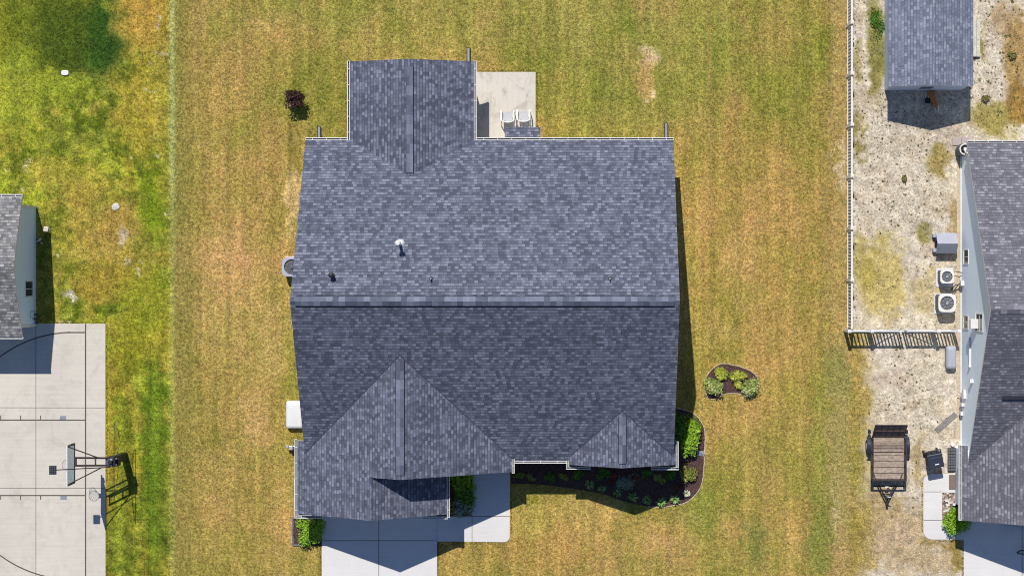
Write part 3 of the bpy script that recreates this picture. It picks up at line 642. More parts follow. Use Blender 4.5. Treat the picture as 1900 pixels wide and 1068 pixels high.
def window(parent, axis, at, out, a0, a1, h0, h1, mull=True, deep=1.2, name='window'):
    """window centred in wall plane 'at', facing out (+1/-1 along the normal)"""
    f = MB()
    def bx(mb, u0, u1, z0, z1, d0, d1, mat=0):
        lo, hi = sorted((at+out*d0, at+out*d1))
        if axis == 'x': mb.box(u0, lo, u1, hi, z0, z1, mat)
        else: mb.box(lo, u0, hi, u1, z0, z1, mat)
    w_ = 2.0
    bx(f, a0-w_, a1+w_, h1, h1+w_, .1, deep); bx(f, a0-w_, a1+w_, h0-w_, h0, .1, deep+.6)
    bx(f, a0-w_, a0, h0, h1, .1, deep); bx(f, a1, a1+w_, h0, h1, .1, deep)
    if mull: bx(f, (a0+a1)/2-.6, (a0+a1)/2+.6, h0, h1, .1, deep-.2)
    else: bx(f, a0, a1, (h0+h1)/2-.6, (h0+h1)/2+.6, .1, deep-.2)
    fo = f.build(name, M['white'], parent)
    p = MB(); bx(p, a0, a1, h0, h1, .15, .5); p.build('pane', M['pane'], fo); return fo

# ------------------------------------------------------------------ central house
RN, RR, RS = 268.0, 553.0, 842.0; KN = 163/(RR-RN); KS = 163/(RS-RR)
def hN(x, y): return 100+(y-RN)*KN
def hS(x, y): return 263-(y-RR)*KS
XL, XR = 583.0, 1243.0
house = thing('house', 'large central house with slate blue shingle roof, rear wing, two front gables and garage gable', 'house', 910, 553)
wL, wR, wX, wN, wH = 662.5, 884.8, 773.6, 127.0, 138.0; kW = (wH-100)/(wX-wL)
def hWL(x, y): return wH-(wX-x)*kW
def hWR(x, y): return wH-(x-wX)*kW
ywr = RN+(wH-100)/KN
gX, gH, kG = 763.7, 210.0, .5657
def hGL(x, y): return gH-(gX-x)*kG
def hGR(x, y): return gH-(x-gX)*kG
yG0 = RR+(263-gH)/KS; gS = 862.0; gR = 953.0; yGR = RR+(263-hGR(gR, 0))/KS
aX = 709.5; aH = hGL(aX, 0); aR = 837.0; aS = 937.0; aL = 568.0
def hAR(x, y): return aH-(x-aX)*kG
yGL = RR+(263-hGL(XL, 0))/KS
sX, sH, kS_ = 1149.5, 153.0, .52; sS = 849.0; sL, sR = 1056.0, 1247.0
def hSL(x, y): return sH-(sX-x)*kS_
def hSR(x, y): return sH-(x-sX)*kS_
yS0 = RR+(263-sH)/KS; ySL = RR+(263-hSL(sL, 0))/KS; ySR = RR+(263-hSR(XR, 0))/KS
planes = [
    ([(XL, RN), (wL, RN), (wX, ywr), (wR, RN), (XR, RN), (XR, RR), (XL, RR)], hN, 'x', 0),
    ([(wL, RN), (wL, wN), (wX, wN), (wX, ywr)], hWL, 'y', 3.1),
    ([(wX, ywr), (wX, wN), (wR, wN), (wR, RN)], hWR, 'y', 9.7),
    ([(XL, RR), (XR, RR), (XR, ySR), (sX, yS0), (sL, ySL), (sL, RS), (gR, RS), (gR, yGR), (gX, yG0), (XL, yGL)], hS, 'x', 5.5),
    ([(gX, yG0), (gX, gS), (aX, gS), (aX, aS), (aL, aS), (aL, 806), (XL, 806), (XL, yGL)], hGL, 'y', 1.9),
    ([(gX, yG0), (gR, yGR), (gR, gS), (gX, gS)], hGR, 'y', 14.2),
    ([(aX, 845), (aX, aS), (aR, aS), (aR, 845)], hAR, 'y', 21.3),
    ([(sX, yS0), (sX, sS), (sL, sS), (sL, ySL)], hSL, 'y', 7.7),
    ([(sX, yS0), (XR, ySR), (XR, 806), (sR, 806), (sR, sS), (sX, sS)], hSR, 'y', 17.1),
]
roof = build_roof('roof', planes, M['roof_main'], house)
roof['_o'] = Vector((0, 0, 0))
roofp = roof
def rp(mb, name, mat): return mb
ridgecap(roof, (548, RR, 263), (1236+7, RR, 263), 9.0, KN, M['cap_main'], 2.2, 10.5) if False else ridgecap(roof, (592, RR, 263), (1234, RR, 263), 8.0, KN, M['cap_main'], 2.2, 10.5)
ridgecap(roof, (wX, wN+14, wH), (wX, ywr-6, wH), 6.0, kW, M['cap_main'], 2.0, 16)
ridgecap(roof, (gX, yG0+10, gH), (gX, gS-8, gH), 7.0, kG, M['cap_main'], 2.0, 16)
ridgecap(roof, (sX, yS0+10, sH), (sX, sS-8, sH), 6.5, kS_, M['cap_main'], 2.0, 16)
def valley_shadow(parent, pts, wv=1.3):  # dark strips painting the shingle cut and its shadow along the creases
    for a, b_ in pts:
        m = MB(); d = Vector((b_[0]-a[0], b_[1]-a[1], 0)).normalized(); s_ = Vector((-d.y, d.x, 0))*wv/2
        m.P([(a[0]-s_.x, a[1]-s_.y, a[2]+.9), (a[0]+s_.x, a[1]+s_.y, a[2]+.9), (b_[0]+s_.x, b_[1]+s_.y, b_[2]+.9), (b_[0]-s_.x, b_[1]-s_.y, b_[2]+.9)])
        m.build('valley_shadow', M['valley_shadow'], parent, recalc=False)
M['valley_shadow'] = plain('dark_valley_shadow_gap', A(70, 74, 92), 0.95, 0, 0.2, 12)
valley_shadow(roof, [((gX, yG0, gH), (gR, yGR, hGR(gR, 0))), ((gX, yG0, gH), (XL, yGL, hGL(XL, 0))), ((sX, yS0, sH), (sL, ySL, hSL(sL, 0))), ((sX, yS0, sH), (XR, ySR, hSR(XR, 0)))])
# gutters
gutter(house, (XL, RN), (wL-5, RN), (0, -1)); gutter(house, (wR+5, RN), (XR, RN), (0, -1))
gutter(house, (wL, wN-1), (wL, RN), (-1, 0)); gutter(house, (wR, wN-1), (wR, RN), (1, 0))
gutter(house, (gR+5, RS), (sL-5, RS), (0, 1)); gutter(house, (gR, RS-4), (gR, gS+2), (1, 0), h=102)
gutter(house, (sL, RS), (sL, 853), (-1, 0), h=100); gutter(house, (sL-5, 853), (1094, 853), (0, 1), h=98)
gutter(house, (1204, 854), (sR+5, 854), (0, 1), h=98); gutter(house, (sR, 808), (sR, 854), (1, 0), h=101)
gutter(house, (aL, 804), (aL, 945), (-1, 0), h=98); gutter(house, (aL-5, 941), (612, 941), (0, 1), h=96)
gutter(house, (793, 943), (aR+5, 943), (0, 1), h=98, wd=4); gutter(house, (aR, 862), (aR, 943), (1, 0), h=106)
# cornice returns
for (x0, x1, y0, y1, h) in ((sL+1, 1093, 838, 852.5, 95), (1205, sR-1, 838, 853.5, 95), (aL+1, 611, 925, 940.5, 92), (794, aR-1, 925, 942.5, 94)):
    m = MB(); m.prism([(x0, y0), (x0, y1), (x1, y1), (x1, y0)], h-8, h, 0, 1); m.build('cornice_return', [M['white'], M['roof_main'] if False else M['dark_metal']], house)
# walls
sm = M['side_main']
wall(house, [(280, -2), (280, 100), (RR, 255), (812, 110), (812, -2)], 'y', 596, 4, sm)
wall(house, [(280, -2), (280, 100), (RR, 255), (826, 103), (826, -2)], 'y', 1228, 4, sm)
for a, b_ in ((600, 672), (875, 1228)): wall(house, [(a, -2), (a, 101), (b_, 101), (b_, -2)], 'x', 280, 4, sm)
wall(house, [(139, -2), (139, 97), (280, 97), (280, -2)], 'y', 673, 4, sm); wall(house, [(139, -2), (139, 97), (280, 97), (280, -2)], 'y', 871, 4, sm)
wall(house, [(677, -2), (677, 99), (wX, 132), (871, 99), (871, -2)], 'x', 138, 4, sm)
wall(house, [(941, -2), (941, 101), (1068, 101), (1068, -2)], 'x', 826, 4, sm)
wall(house, [(1068, -2), (1068, 103), (sX, 146), (1232, 102), (1232, -2)], 'x', 836, 4, sm)
wall(house, [(826, -2), (826, 96), (720, 172), (720, 180), (gX, 203), (941, 103), (941, -2)], 'x', 848, 4, sm)
wall(house, [(828, -2), (828, 98), (848, 98), (848, -2)], 'y', 937, 4, sm)
wall(house, [(812, -2), (812, 98), (923, 98), (923, -2)], 'y', 580, 4, sm)
wall(house, [(580, -2), (580, 99), (aX, 172), (825, 106), (825, -2)], 'x', 923, 4, sm)
wall(house, [(852, -2), (852, 104), (923, 104), (923, -2)], 'y', 821, 4, sm)
wall(house, [(584, -2), (584, 98), (600, 98), (600, -2)], 'x', 808, 4, sm)
for a0, a1 in ((640, 664), (960, 1000), (1060, 1100), (1150, 1190)): window(house, 'x', 280, -1, a0, a1, 40, 85)
for a0, a1 in ((700, 745), (800, 845)): window(house, 'x', 138, -1, a0, a1, 40, 85)
for a0, a1 in ((985, 1025),): window(house, 'x', 830, 1, a0, a1, 40, 85)
window(house, 'x', 840, 1, 1125, 1175, 35, 85)
window(house, 'x', 852, 1, 850, 870, 45, 85, mull=False)
for a0, a1 in ((340, 370), (470, 500), (660, 690)): window(house, 'y', 596, -1, a0, a1, 40, 85); window(house, 'y', 1232, 1, a0, a1, 40, 85)
m = MB(); m.box(615, 927.1, 795, 928.6, 1.3, 88)
gd = m.build('garage_door', M['white_plastic'], house)
m = MB()
for i in range(4):
    for j in range(8): m.box(619+j*22, 928.7, 636+j*22, 929.4, 6+i*21, 21+i*21)
m.build('door_panel', M['white'], gd)
m = MB(); m.box(890, 852.1, 930, 853.4, 1.3, 84); dr = m.build('front_door', M['dark_metal'], house)
m = MB(); m.tube(Wd(926, 855, 40), Wd(926, 855, 43), .03); m.build('door_handle', M['grey_metal'], dr)
m = MB(); m.box(578.6, 875, 579.9, 912, 1.5, 82); dr = m.build('side_door', M['white_plastic'], house)
# bay at the rear with its own small shingled roof
m = MB(); m.box(946, 247, 996, 280, -1, 64); by = m.build('bay', sm, house)
build_roof('bay_roof', [([(939.5, 242), (939.5, 279.8), (1004, 279.8), (1004, 242)], lambda x, y: 70+(y-242)*.45, 'x', 2.2)], M['roof_main'], by, t=3)
bpy.data.objects['bay_roof'].location = -Vector(by['_o'])
# roof penetrations
def on_roof(px, py, hf):
    h = 150
    for _ in range(20):
        x, y = un(px, py, h); h = hf(x, y)
    return x, y, h
x, y, h = on_roof(742.5, 452, hN)
m = MB(); m.lathe((x, y), [(2.6, h-2), (2.6, h+34)], 16); m.lathe((x, y), [(4.4, h+34), (5.4, h+36), (5.4, h+39), (3, h+42)], 18)
m.lathe((x, y), [(8, h-4), (7.5, h-.5), (4, h+3)], 18); m.build('flue_vent', M['white_plastic'], roof, smooth=True)
x, y, h = on_roof(617, 510, hN)
m = MB(); m.lathe((x, y), [(3.6, h-3), (3.6, h+15), (4.8, h+15.5), (4.8, h+18), (2, h+20)], 16); m.build('exhaust_vent', M['black'], roof, smooth=True)
for px in (800, 1131.5):
    x, y, h = on_roof(px, 517, hN)
    m = MB(); m.lathe((x, y), [(4.2, h-2), (3.6, h+.2), (1.6, h+2)], 14, 1); m.lathe((x, y), [(1.4, h-1), (1.4, h+12)], 12); m.build('pipe_vent', [M['grey_metal'], M['dark_metal']], roof, smooth=True)
# downspout extensions
for (x0, y0, x1, y1, lab) in ((869.5, 89, 869.5, 140, ''), (592.5, 235, 592.5, 282, ''), (1236, 228, 1236, 280, '')):
    m = MB(); m.box(x0-3.4, y0, x0+3.4, y1-2, .2, 4.5, 0); m.box(x0-2.0, y0+1, x0+2.0, y1-2.5, 4.6, 5.2, 2); m.box(x0-2.2, y1-2, x0+2.2, y1+1, 0, 94, 1)
    m.build('downspout', [M['pad'], M['grey_metal'], M['greybox2']], house, bevel=.01)

# stoop, mat, cover, gas meter, a/c unit along its left wall
o = slab('stoop', rounded(546.5, 874, 579, 957, 16, 'ad'), M['conc_drive'], 'long pale concrete stoop with rounded ends along the left wall of the garage', 4)
m = MB(); m.box(549, 893, 575, 917, 4.1, 4.8); tag(m.build('doormat', M['darkmat']), 'charcoal doormat on the concrete stoop left of the garage', 'doormat')
def well_cover(x0, y0, x1, y1, h, mat, label, name='window_well_cover', cat='window well cover'):
    t = thing(name, label, cat, (x0+x1)/2, (y0+y1)/2)
    m = MB(); base = rounded(x0+1, y0+1, x1-1, y1-1, 5, 'abcd', 5); prev = base; hz_ = -1
    def sh(d, b): return rounded(x0+d, y0+d, x1-d, y1-d, max(5-d*.3, 2), 'abcd', 5)
    rings = [(1.2, -1), (0.6, h*.55), (0, h*.62), (.8, h*.8), (3, h*.94), (6, h)]
    R_ = [[Wd(a, b, z) for a, b in sh(d, 0)] for d, z in rings]
    for a, b in zip(R_[:-1], R_[1:]):
        for i in range(len(a)): j = (i+1) % len(a); m.poly([a[i], a[j], b[j], b[i]])
    m.poly(R_[-1]); m.build('dome', mat, t, smooth=True)
    m = MB(); m.prism(rounded(x0+.6, y0+.6, x1-.6, y1-.6, 5, 'abcd', 5), -.5, 1.8); m.build('rim', M['dark_metal'], t)
    return t
x0, y0 = un(530, 743, 15); x1, y1 = un(562, 795, 15)
well_cover(x0, y0, x1, y1, 17, M['white_plastic'], 'white domed plastic window well cover against left wall of the central house')
x0, y0 = un(1756, 641, 16); x1, y1 = un(1776.5, 685, 16)
well_cover(x0, y0, x1-1, y1, 18, M['greybox'], 'pale grey rounded window well cover below the white gate beside the right house')
g = thing('gas_meter', 'small grey gas meter with pipes on left wall of the central house', 'gas meter', 540, 826)
m = MB(); m.path([(533, 826, 14), (548, 826, 14), (556, 826, 14), (578, 826, 14)], 1.1); m.path([(536, 826, 0), (536, 826, 17)], 1.1); m.path([(546, 830, 0), (546, 830, 20), (546, 824, 20)], 1.0); m.build('pipe', M['grey_metal'], g)
m = MB(); m.rbox(543, 829, 4, 3, 9, 19); m.lathe((536, 826), [(2.6, 15), (3, 18), (2, 20)], 12); m.build('meter_body', M['greybox'], g, bevel=.01)

def ac_unit(px, py, hw, h, label, pad=None, rot=0, topmat=None, fan=None, group=None, blades=9, rusty=False, hy=None, guard=None):
    cx, cy = un(px, py, h); hy = hy or hw
    t = thing('air_conditioner', label, 'air conditioner', cx, cy, 0, group)
    if pad:
        m = MB(); m.box(*pad, -1, 2.4); m.build('pad', M['conc_drive'], t)
    m = MB(); m.prism(rounded(cx-hw+.7, cy-hy+.7, cx+hw-.7, cy+hy-.7, hw*.28), 2.45, h-3.2); m.build('coil_cabinet', M['ac_side'], t)
    m = MB()   # top plate with round hole
    rf = hw*.80; n = 40
    def outp(a, k=1.0, e=5.0):
        q = (abs(math.cos(a))**e+abs(math.sin(a))**e)**(-1/e); return (cx+hw*k*q*math.cos(a), cy+hy*k*q*math.sin(a))
    for i in range(n):
        t0, t1 = 2*math.pi*i/n, 2*math.pi*(i+1)/n; a, b = outp(t0), outp(t1)
        c, d = (cx+rf*math.cos(t1), cy+rf*math.sin(t1)), (cx+rf*math.cos(t0), cy+rf*math.sin(t0))
        m.P([(*a, h), (*b, h), (*c, h), (*d, h)]); m.P([(*a, h-3.2), (*a, h), (*b, h), (*b, h-3.2)]); m.P([(*d, h), (*c, h), (*c, h-5), (*d, h-5)])
    m.build('top_plate', topmat or M['grey_metal'], t, recalc=False)
    m = MB(); m.P([(cx+rf*math.cos(a*.2618), cy+rf*math.sin(a*.2618), h-5) for a in range(24)]); m.build('fan_well', M['dark_metal'], t)
    m = MB(); nb = 3 if not rusty else 4
    for i in range(nb):
        a = 2*math.pi*i/nb+.4; da = .62
        pts = [(cx+rf*.2*math.cos(a), cy+rf*.2*math.sin(a)), (cx+rf*.92*math.cos(a-da*.4), cy+rf*.92*math.sin(a-da*.4)), (cx+rf*.95*math.cos(a+da*.5), cy+rf*.95*math.sin(a+da*.5)), (cx+rf*.3*math.cos(a+da), cy+rf*.3*math.sin(a+da))]
        m.hexa([Wd(*p, h-3.6-.5*(k//2)) for k, p in enumerate(pts)], [Wd(*p, h-3.3-.5*(k//2)) for k, p in enumerate(pts)])
    m.lathe((cx, cy), [(rf*.24, h-4), (rf*.24, h-2)], 14); m.build('fan', M['rust'] if rusty else M['ac_side'], t)
    m = MB()
    for i in range(blades*1): a = 2*math.pi*i/blades; m.U((cx+rf*.12*math.cos(a), cy+rf*.12*math.sin(a), h-.3), (cx+rf*math.cos(a), cy+rf*math.sin(a), h-.3), .3, n=5)
    m.ring((cx, cy), rf*.62+.15, rf*.62-.15, h-.5, h-.1, 24)
    m.lathe((cx, cy), [(rf*.2, h-.6), (rf*.2, h+.3)], 14); m.build('fan_guard', guard or M['grey_metal'], t)
    return t
ac_unit(541, 495, 17.5, 30, 'round-fan grey air conditioner half under left roof edge of the central house', (530, 476, 566, 512), topmat=M['greybox'], guard=M['ac_side'])
ac_unit(1757.5, 513, 12.5, 28, 'smaller air conditioner with rusty fan below the dog kennel, right house', (1736, 497, 1768, 532), rusty=True, group=None, topmat=M['white'])
ac_unit(1757.5, 562, 16, 32, 'larger air conditioner with bright spoked fan nearest the white gate', (1733, 544, 1768, 582), topmat=M['white'], hy=16.5)

# ------------------------------------------------------------------ left house
lh = thing('house', 'left neighbour house with pale grey roof and blue-grey siding beside the basketball court', 'house', -80, 495)
lN, lR, lS, lX = 369.5, 495.0, 620.0, 75.5; lE, lT = 103.0, 147.0; kl = (lT-lE)/(lR-lN)
build_roof('roof', [([(-300, lN), (lX, lN), (lX, lR), (-300, lR)], lambda x, y: lE+(y-lN)*kl, 'x', 0), ([(-300, lR), (lX, lR), (lX, lS), (-300, lS)], lambda x, y: lT-(y-lR)*kl, 'x', 4)], M['roof_left'], lh)
ls = M['side_left']
wall(lh, [(383, -2), (383, 102), (lR, 141), (604, 103), (604, -2)], 'y', 63, 4, ls)
wall(lh, [(-290, -2), (-290, 103), (63, 103), (63, -2)], 'x', 383, 4, ls); wall(lh, [(-290, -2), (-290, 103), (63, 103), (63, -2)], 'x', 600, 4, ls)
gutter(lh, (-300, lN), (lX, lN), (0, -1), h=101); gutter(lh, (-300, lS), (lX+1, lS), (0, 1), h=101, wd=4)
for (y0, y1) in ((382.2, 386.5), (600.5, 605)):
    m = MB(); m.box(64, y0, 68.2, y1, 0, 101); m.build('corner_board', M['white'], lh)
window(lh, 'y', 67, 1, 522, 548, 24, 60)
m = MB(); m.U((68.5, 577, 10), (68.5, 577, 34), .4); m.U((68.5, 590, 6), (68.5, 590, 26), .5); m.U((68.5, 577, 34), (68.5, 590, 34), .4); m.rbox(69.5, 583, 1.6, 2, 4, 12); m.rbox(69.5, 591, 1.6, 2, 4, 14); m.rbox(69.5, 598, 1.6, 1.6, 2, 9)
m.build('hose_bib', M['dark_metal'], lh)
m = MB(); m.path([(76, 446, 0), (76, 446, 13), (80, 443, 15), (80, 443, 11)], 1.0); m.path([(79, 451, 0), (79, 451, 8)], 1.1); m.path([(67, 449, 6), (76, 446, 6)], .8)
m.build('vent_pipe', M['white_plastic'], lh)
m = MB(); m.rbox(86, 425, 4.5, 4.8, -1, 3, 10); tag(m.build('utility_box', M['rock'], bevel=.03), 'small pale green-white utility box on the lawn beside left house wall', 'utility box')
m = MB(); m.prism([(121+7*math.copysign(abs(math.cos(a))**.7, math.cos(a)), 135.5+5*math.copysign(abs(math.sin(a))**.7, math.sin(a))) for a in np.linspace(0, 2*math.pi, 20, endpoint=False)], -1, 3)
tag(m.build('septic_lid', M['white_plastic'], bevel=.02), 'white oval lid in green grass at top left', 'lid')
def rockmesh(x, y, r, h, seed, mat, label=None):
    rr = random.Random(seed); bm = bmesh.new(); bmesh.ops.create_icosphere(bm, subdivisions=2, radius=1)
    for v in bm.verts:
        k = 1+rr.uniform(-.18, .18); v.co = Vector((v.co.x*r*S*k, v.co.y*r*S*k, v.co.z*h*S*k))
    me = bpy.data.meshes.new('rock'); bm.to_mesh(me); bm.free(); me.materials.append(mat); o = bpy.data.objects.new('rock', me); C.objects.link(o); o.location = Wd(x, y, 0)
    if label: tag(o, label, 'rock')
    return o
rockmesh(215, 384, 7, 3, 3, M['rock'], 'flat whitish rock in the ochre patch of the left lawn')

# ------------------------------------------------------------------ right house
rh = thing('house', 'right neighbour house with warm grey shingle roof and pale blue siding', 'house', 1950, 600)
qN, qR, qS = 272.7, 567.0, 861.0; qL = 1769.5; kq = 163/(qR-qN); aqL, aqX, kqa = 1760.0, 1905.0, .6; aqS = 949.0
def qhN(x, y): return 100+(y-qN)*kq
def qhS(x, y): return 263-(y-qR)*kq
def qhA(x, y): return 100+(x-aqL)*kqa
yqv = qR+(263-qhA(aqX, 0))/kq; yql = qR+(263-qhA(qL, 0))/kq
build_roof('roof', [([(qL, qN), (2200, qN), (2200, qR), (qL, qR)], qhN, 'x', 0),
                    ([(qL, qR), (2200, qR), (2200, yqv), (aqX, yqv), (qL, yql)], qhS, 'x', 7),
                    ([(aqX, yqv), (aqX, aqS), (aqL, aqS), (aqL, 815), (qL, 815), (qL, yql)], qhA, 'y', 3),
                    ([(aqX, yqv), (2050, yqv), (2050, aqS), (aqX, aqS)], lambda x, y: qhA(aqX, 0)-(x-aqX)*kqa, 'y', 11)], M['roof_right'], rh)
rr_ = [c for c in rh.children if c.name.startswith('roof')][0]
ridgecap(rr_, (1786, qR, 263), (2150, qR, 263), 7.5, kq, M['cap_right'], 1.2, 11, dark=False)
m = MB(); x, y, h = on_roof(1880, 737, qhS); m.box(x-20, y-3.4, x+40, y+3.4, h-1.5, h+1.6, 0); m.build('roof_shadow_strip', M['pad'], rr_)  # dark strip added in place of a shadow lying across the slope
rs = M['side_right']
wall(rh, [(285, -2), (285, 101), (qR, 255), (832, 105), (832, -2)], 'y', 1783, 4, rs)
wall(rh, [(832, -2), (832, 97), (937, 97), (937, -2)], 'y', 1772, 4, rs); wall(rh, [(1772, -2), (1772, 103), (aqX, 178), (2040, 100), (2040, -2)], 'x', 933, 4, rs)
wall(rh, [(1783, -2), (1783, 100), (2190, 100), (2190, -2)], 'x', 285, 4, rs)
wall(rh, [(1772, -2), (1772, 96), (1787, 96), (1787, -2)], 'x', 829, 3, rs)
m = MB(); m.box(1780.8, 285, 1782.9, 828, -1, 5); m.build('base_trim', M['white'], rh)
m = MB(); m.box(1780.6, 283.5, 1785, 288, 5, 100); m.build('corner_board', M['white'], rh)
gutter(rh, (qL, qN), (2200, qN), (0, -1), h=101, wd=4.5); gutter(rh, (aqL, 815), (aqL, aqS), (-1, 0), h=98)
gy = lambda p, h: NY+(p-NY)*(1-h/HH)
window(rh, 'y', 1783, -1, 465, 488, 24, 56); window(rh, 'y', 1783, -1, 585, 607, 22, 54); window(rh, 'y', 1783, -1, 579, 608, 112, 158, mull=False)
m = MB(); m.rbox(1776, 596, 7, 8.5, 112, 128); m.build('window_air_conditioner', M['white_plastic'], rh, bevel=.02)
m = MB(); m.box(1780, 622, 1782.8, 672, 70, 73); m.rbox(1781, 674, 2, 2, 68, 74); m.build('conduit', M['white'], rh)
m = MB(); m.rbox(1780, 700, 3, 3.2, 84, 92); m.build('dryer_vent', M['white_plastic'], rh)
m = MB(); m.rbox(1780, 525, 3, 4.5, 14, 24); m.build('disconnect_box', M['white'], rh)
m = MB(); m.rbox(1780.5, 731, 2.6, 5, 18, 40); m.rbox(1780.5, 722+2, 2.2, 4, 24, 38); m.U((1781, 734, 0), (1781, 734, 20), .8); m.U((1781, 752, 0), (1781, 752, 24), .8); m.rbox(1780, 748, 2.6, 3, 14, 28); m.rbox(1780, 765, 2.4, 3.5, 8, 20); m.U((1774, 730, 12), (1782, 732, 12), .8)
m.build('electric_meter', M['white'], rh)
m = MB(); m.path([(1760, 506, 10), (1770, 503, 12), (1782, 506, 14)], .8); m.build('refrigerant_line', M['black'], rh); m = MB(); m.path([(1762, 538, 8), (1770, 528, 14), (1782, 526, 18)], .8); m.path([(1765, 545, 8), (1772, 532, 10), (1782, 520, 16)], .8); m.build('refrigerant_line', M['black'], rh)
m = MB()
for x in (1792+0,): m.box(1787, 937.1, 2030, 938.4, 1.7, 84)
m.build('garage_door', M['white_plastic'], rh)
bb = thing('storage_bin', 'black rounded bin half under the front roof edge of the right house', 'bin', 1885, 950)
m = MB(); m.prism(rounded(1862, 938.8, 1930, 967, 5), 1.7, 18); m.build('bin_body', M['rubber'], bb)
m = MB(); m.prism(rounded(1861, 938.6, 1931, 968, 6), 18.1, 20); m.build('bin_lid', M['black'], bb)
m = MB(); m.path([(1886, 1024, 2.5), (1892, 1020, 3), (1903, 1019, 3.5), (1909, 1022, 3), (1905, 1027, 2.5), (1892, 1026, 2.5), (1886, 1024, 2.5)], .8, n=6); tag(m.build('hose_loop', M['black']), 'thin black hose loop on the shaded driveway at bottom right', 'hose')
# pavers, barrel
for (x0, y0, x1, y1, lb) in ((1767, 255, 1783, 270, 'left square concrete paver above the rain barrel'), (1783.6, 254.5, 1799, 270.5, 'right square concrete paver above the rain barrel')):
    m = MB(); m.box(x0, y0, x1, y1, -.5, 2.2); tag(m.build('paver', M['paver'], bevel=.02), lb, 'paver', 'pavers at the corner of the right house')
cx, cy = un(1791, 277, 38); rb = thing('rain_barrel', 'dark grey rain barrel with white rim at top corner of the right house', 'barrel', cx, cy)
m = MB(); m.lathe((cx, cy), [(9.5, 0), (11, 8), (11.6, 18), (11, 30), (9.8, 37)], 24, cap=False); m.lathe((cx, cy), [(9.6, 33), (.1, 33)], 24, cap=False); m.build('barrel_body', M['ac_side'], rb, smooth=True)
m = MB(); m.ring((cx, cy), 10.6, 8.6, 36, 39, 28); m.build('rim', M['white'], rb)
m = MB(); m.rbox(cx, cy+.5, 5, 4, 33.1, 35); m.build('screen', M['dark'], rb)
m = MB(); m.path([(cx, cy+2, 36), (cx, cy+9, 52), (1781, 288, 60)], 2.0); m.path([(1779, 291, 60), (1779, 291, 96)], 2.0); m.rbox(cx, cy-1, 2.6, 2.6, 35.5, 37.5); m.build('downspout', M['white'], rh)

# ------------------------------------------------------------------ dog kennel, bins, walk objects
k = thing('dog_kennel', 'pale grey plastic dog kennel with pitched roof beside the right house', 'dog kennel', 1746, 452)
kx0, ky0 = un(1737, 432, 22); kx1, ky1 = un(1775, 470, 22); ky0 += 0; kxm = (ky0+ky1)/2+1
m = MB(); m.box(kx0+3, ky0+3, kx1-2, ky1-3, 0, 20); b_ = [(kx0+3, ky0+3, 20), (kx0+3, ky1-3, 20), (kx0+3, kxm, 31)]
m.hexa([Wd(*p) for p in b_], [Wd(kx1-2, p[1], p[2]) for p in b_]); m.build('kennel_body', M['greybox2'], k)
m = MB()
for (ya, yb, mt) in ((ky0, kxm, 0), (ky1, kxm, 1)):
    r4 = [(kx0, ya, 19), (kx1, ya, 19), (kx1, yb, 33), (kx0, yb, 33)]; m.hexa([Wd(a, b, c) for a, b, c in r4], [Wd(a, b, c+1.6) for a, b, c in r4], mt)
m.build('kennel_roof', [M['greybox'], M['greybox2']], k)
m = MB(); m.box(kx0+1.8, kxm-6, kx0+2.9, kxm+6, 1, 18); m.build('doorway', M['dark'], k)
m = MB(); m.box(kx0-3, ky0+2, kx0+3, ky0+8, 0, 12); m.build('door_post', M['greybox'], k); m = MB(); m.box(kx0-3, ky1-9, kx0+3, ky1-3, 0, 12); m.build('door_post', M['greybox'], k)

tb = thing('wheelie_bin', 'black wheeled rubbish bin standing askew beside the curved walkway', 'bin', 1727, 846)
ang = -11; tx, ty = un(1736.5, 852.5, 41)
def TR(dx, dy): a = R(ang); return (tx+dx*math.cos(a)-dy*math.sin(a), ty+dx*math.sin(a)+dy*math.cos(a))
m = MB(); m.rbox(tx, ty+1, 13, 14.5, 1, 36, ang, 0, taper=.82); m.build('bin_body', M['rubber'], tb, bevel=.02)
m = MB(); m.rbox(tx, ty+2.5, 14.2, 13, 36.1, 39.5, ang); m.build('lid', M['bin'], tb, bevel=.04)
m = MB(); q = TR(0, 8.5); m.rbox(q[0]+1, q[1], 3.6, 1.0, 39.6, 39.9, ang); m.build('sticker', M['white_plastic'], tb)
m = MB(); q = TR(-1, -3.5); m.rbox(*q, 10.5, .5, 39.6, 40.0, ang); m.build('lid_rib', M['dark_metal'], tb)
m = MB(); a, b_ = TR(-13, -16.5), TR(13, -16.5); m.U((*a, 37), (*b_, 37), 1.1); m.U((*TR(-13, -11), 36), (*a, 37), 1); m.U((*TR(13, -11), 36), (*b_, 37), 1); m.U((*TR(-5, -11), 36), (*TR(-5, -16), 37), .9); m.U((*TR(5, -11), 36), (*TR(5, -16), 37), .9); m.build('handle', M['black'], tb)
for sx in (-1, 1):
    m = MB(); p, q = TR(sx*11, -11), TR(sx*14, -11); m.U((*p, 5), (*q, 5), 5, n=16); m.build('wheel', M['rubber'], tb)
g = thing('window_well_grate', 'dark square-grid grate beside the wall above the curved walkway', 'grate', 1768, 852)
m = MB(); m.box(1757.5, 830, 1776.5, 873, 2.6, 4.6); m.build('panel', M['ac_side'], g)
m = MB()
for i in range(5): m.box(1757.7+i*4.5, 830.2, 1758.3+i*4.5, 872.8, 4.7, 5.1)
for i in range(9): m.box(1757.8, 830.4+i*5.2, 1776.3, 831+i*5.2, 5.12, 5.5)
m.build('bars', M['black'], g)
m = MB(); m.lathe((1766.5, 824), [(3.6, 0), (3.6, 6), (3, 7)], 14); tag(m.build('cleanout_cap', M['white_plastic']), 'small white round cap on the ground above the dark grate', 'pipe cap')
m = MB(); m.rbox(1767.5, 893.5, 7, 13.5, 1.5, 2.4); tag(m.build('doormat', M['mat']), 'brown doormat on the curved walkway beside the right house', 'doormat')
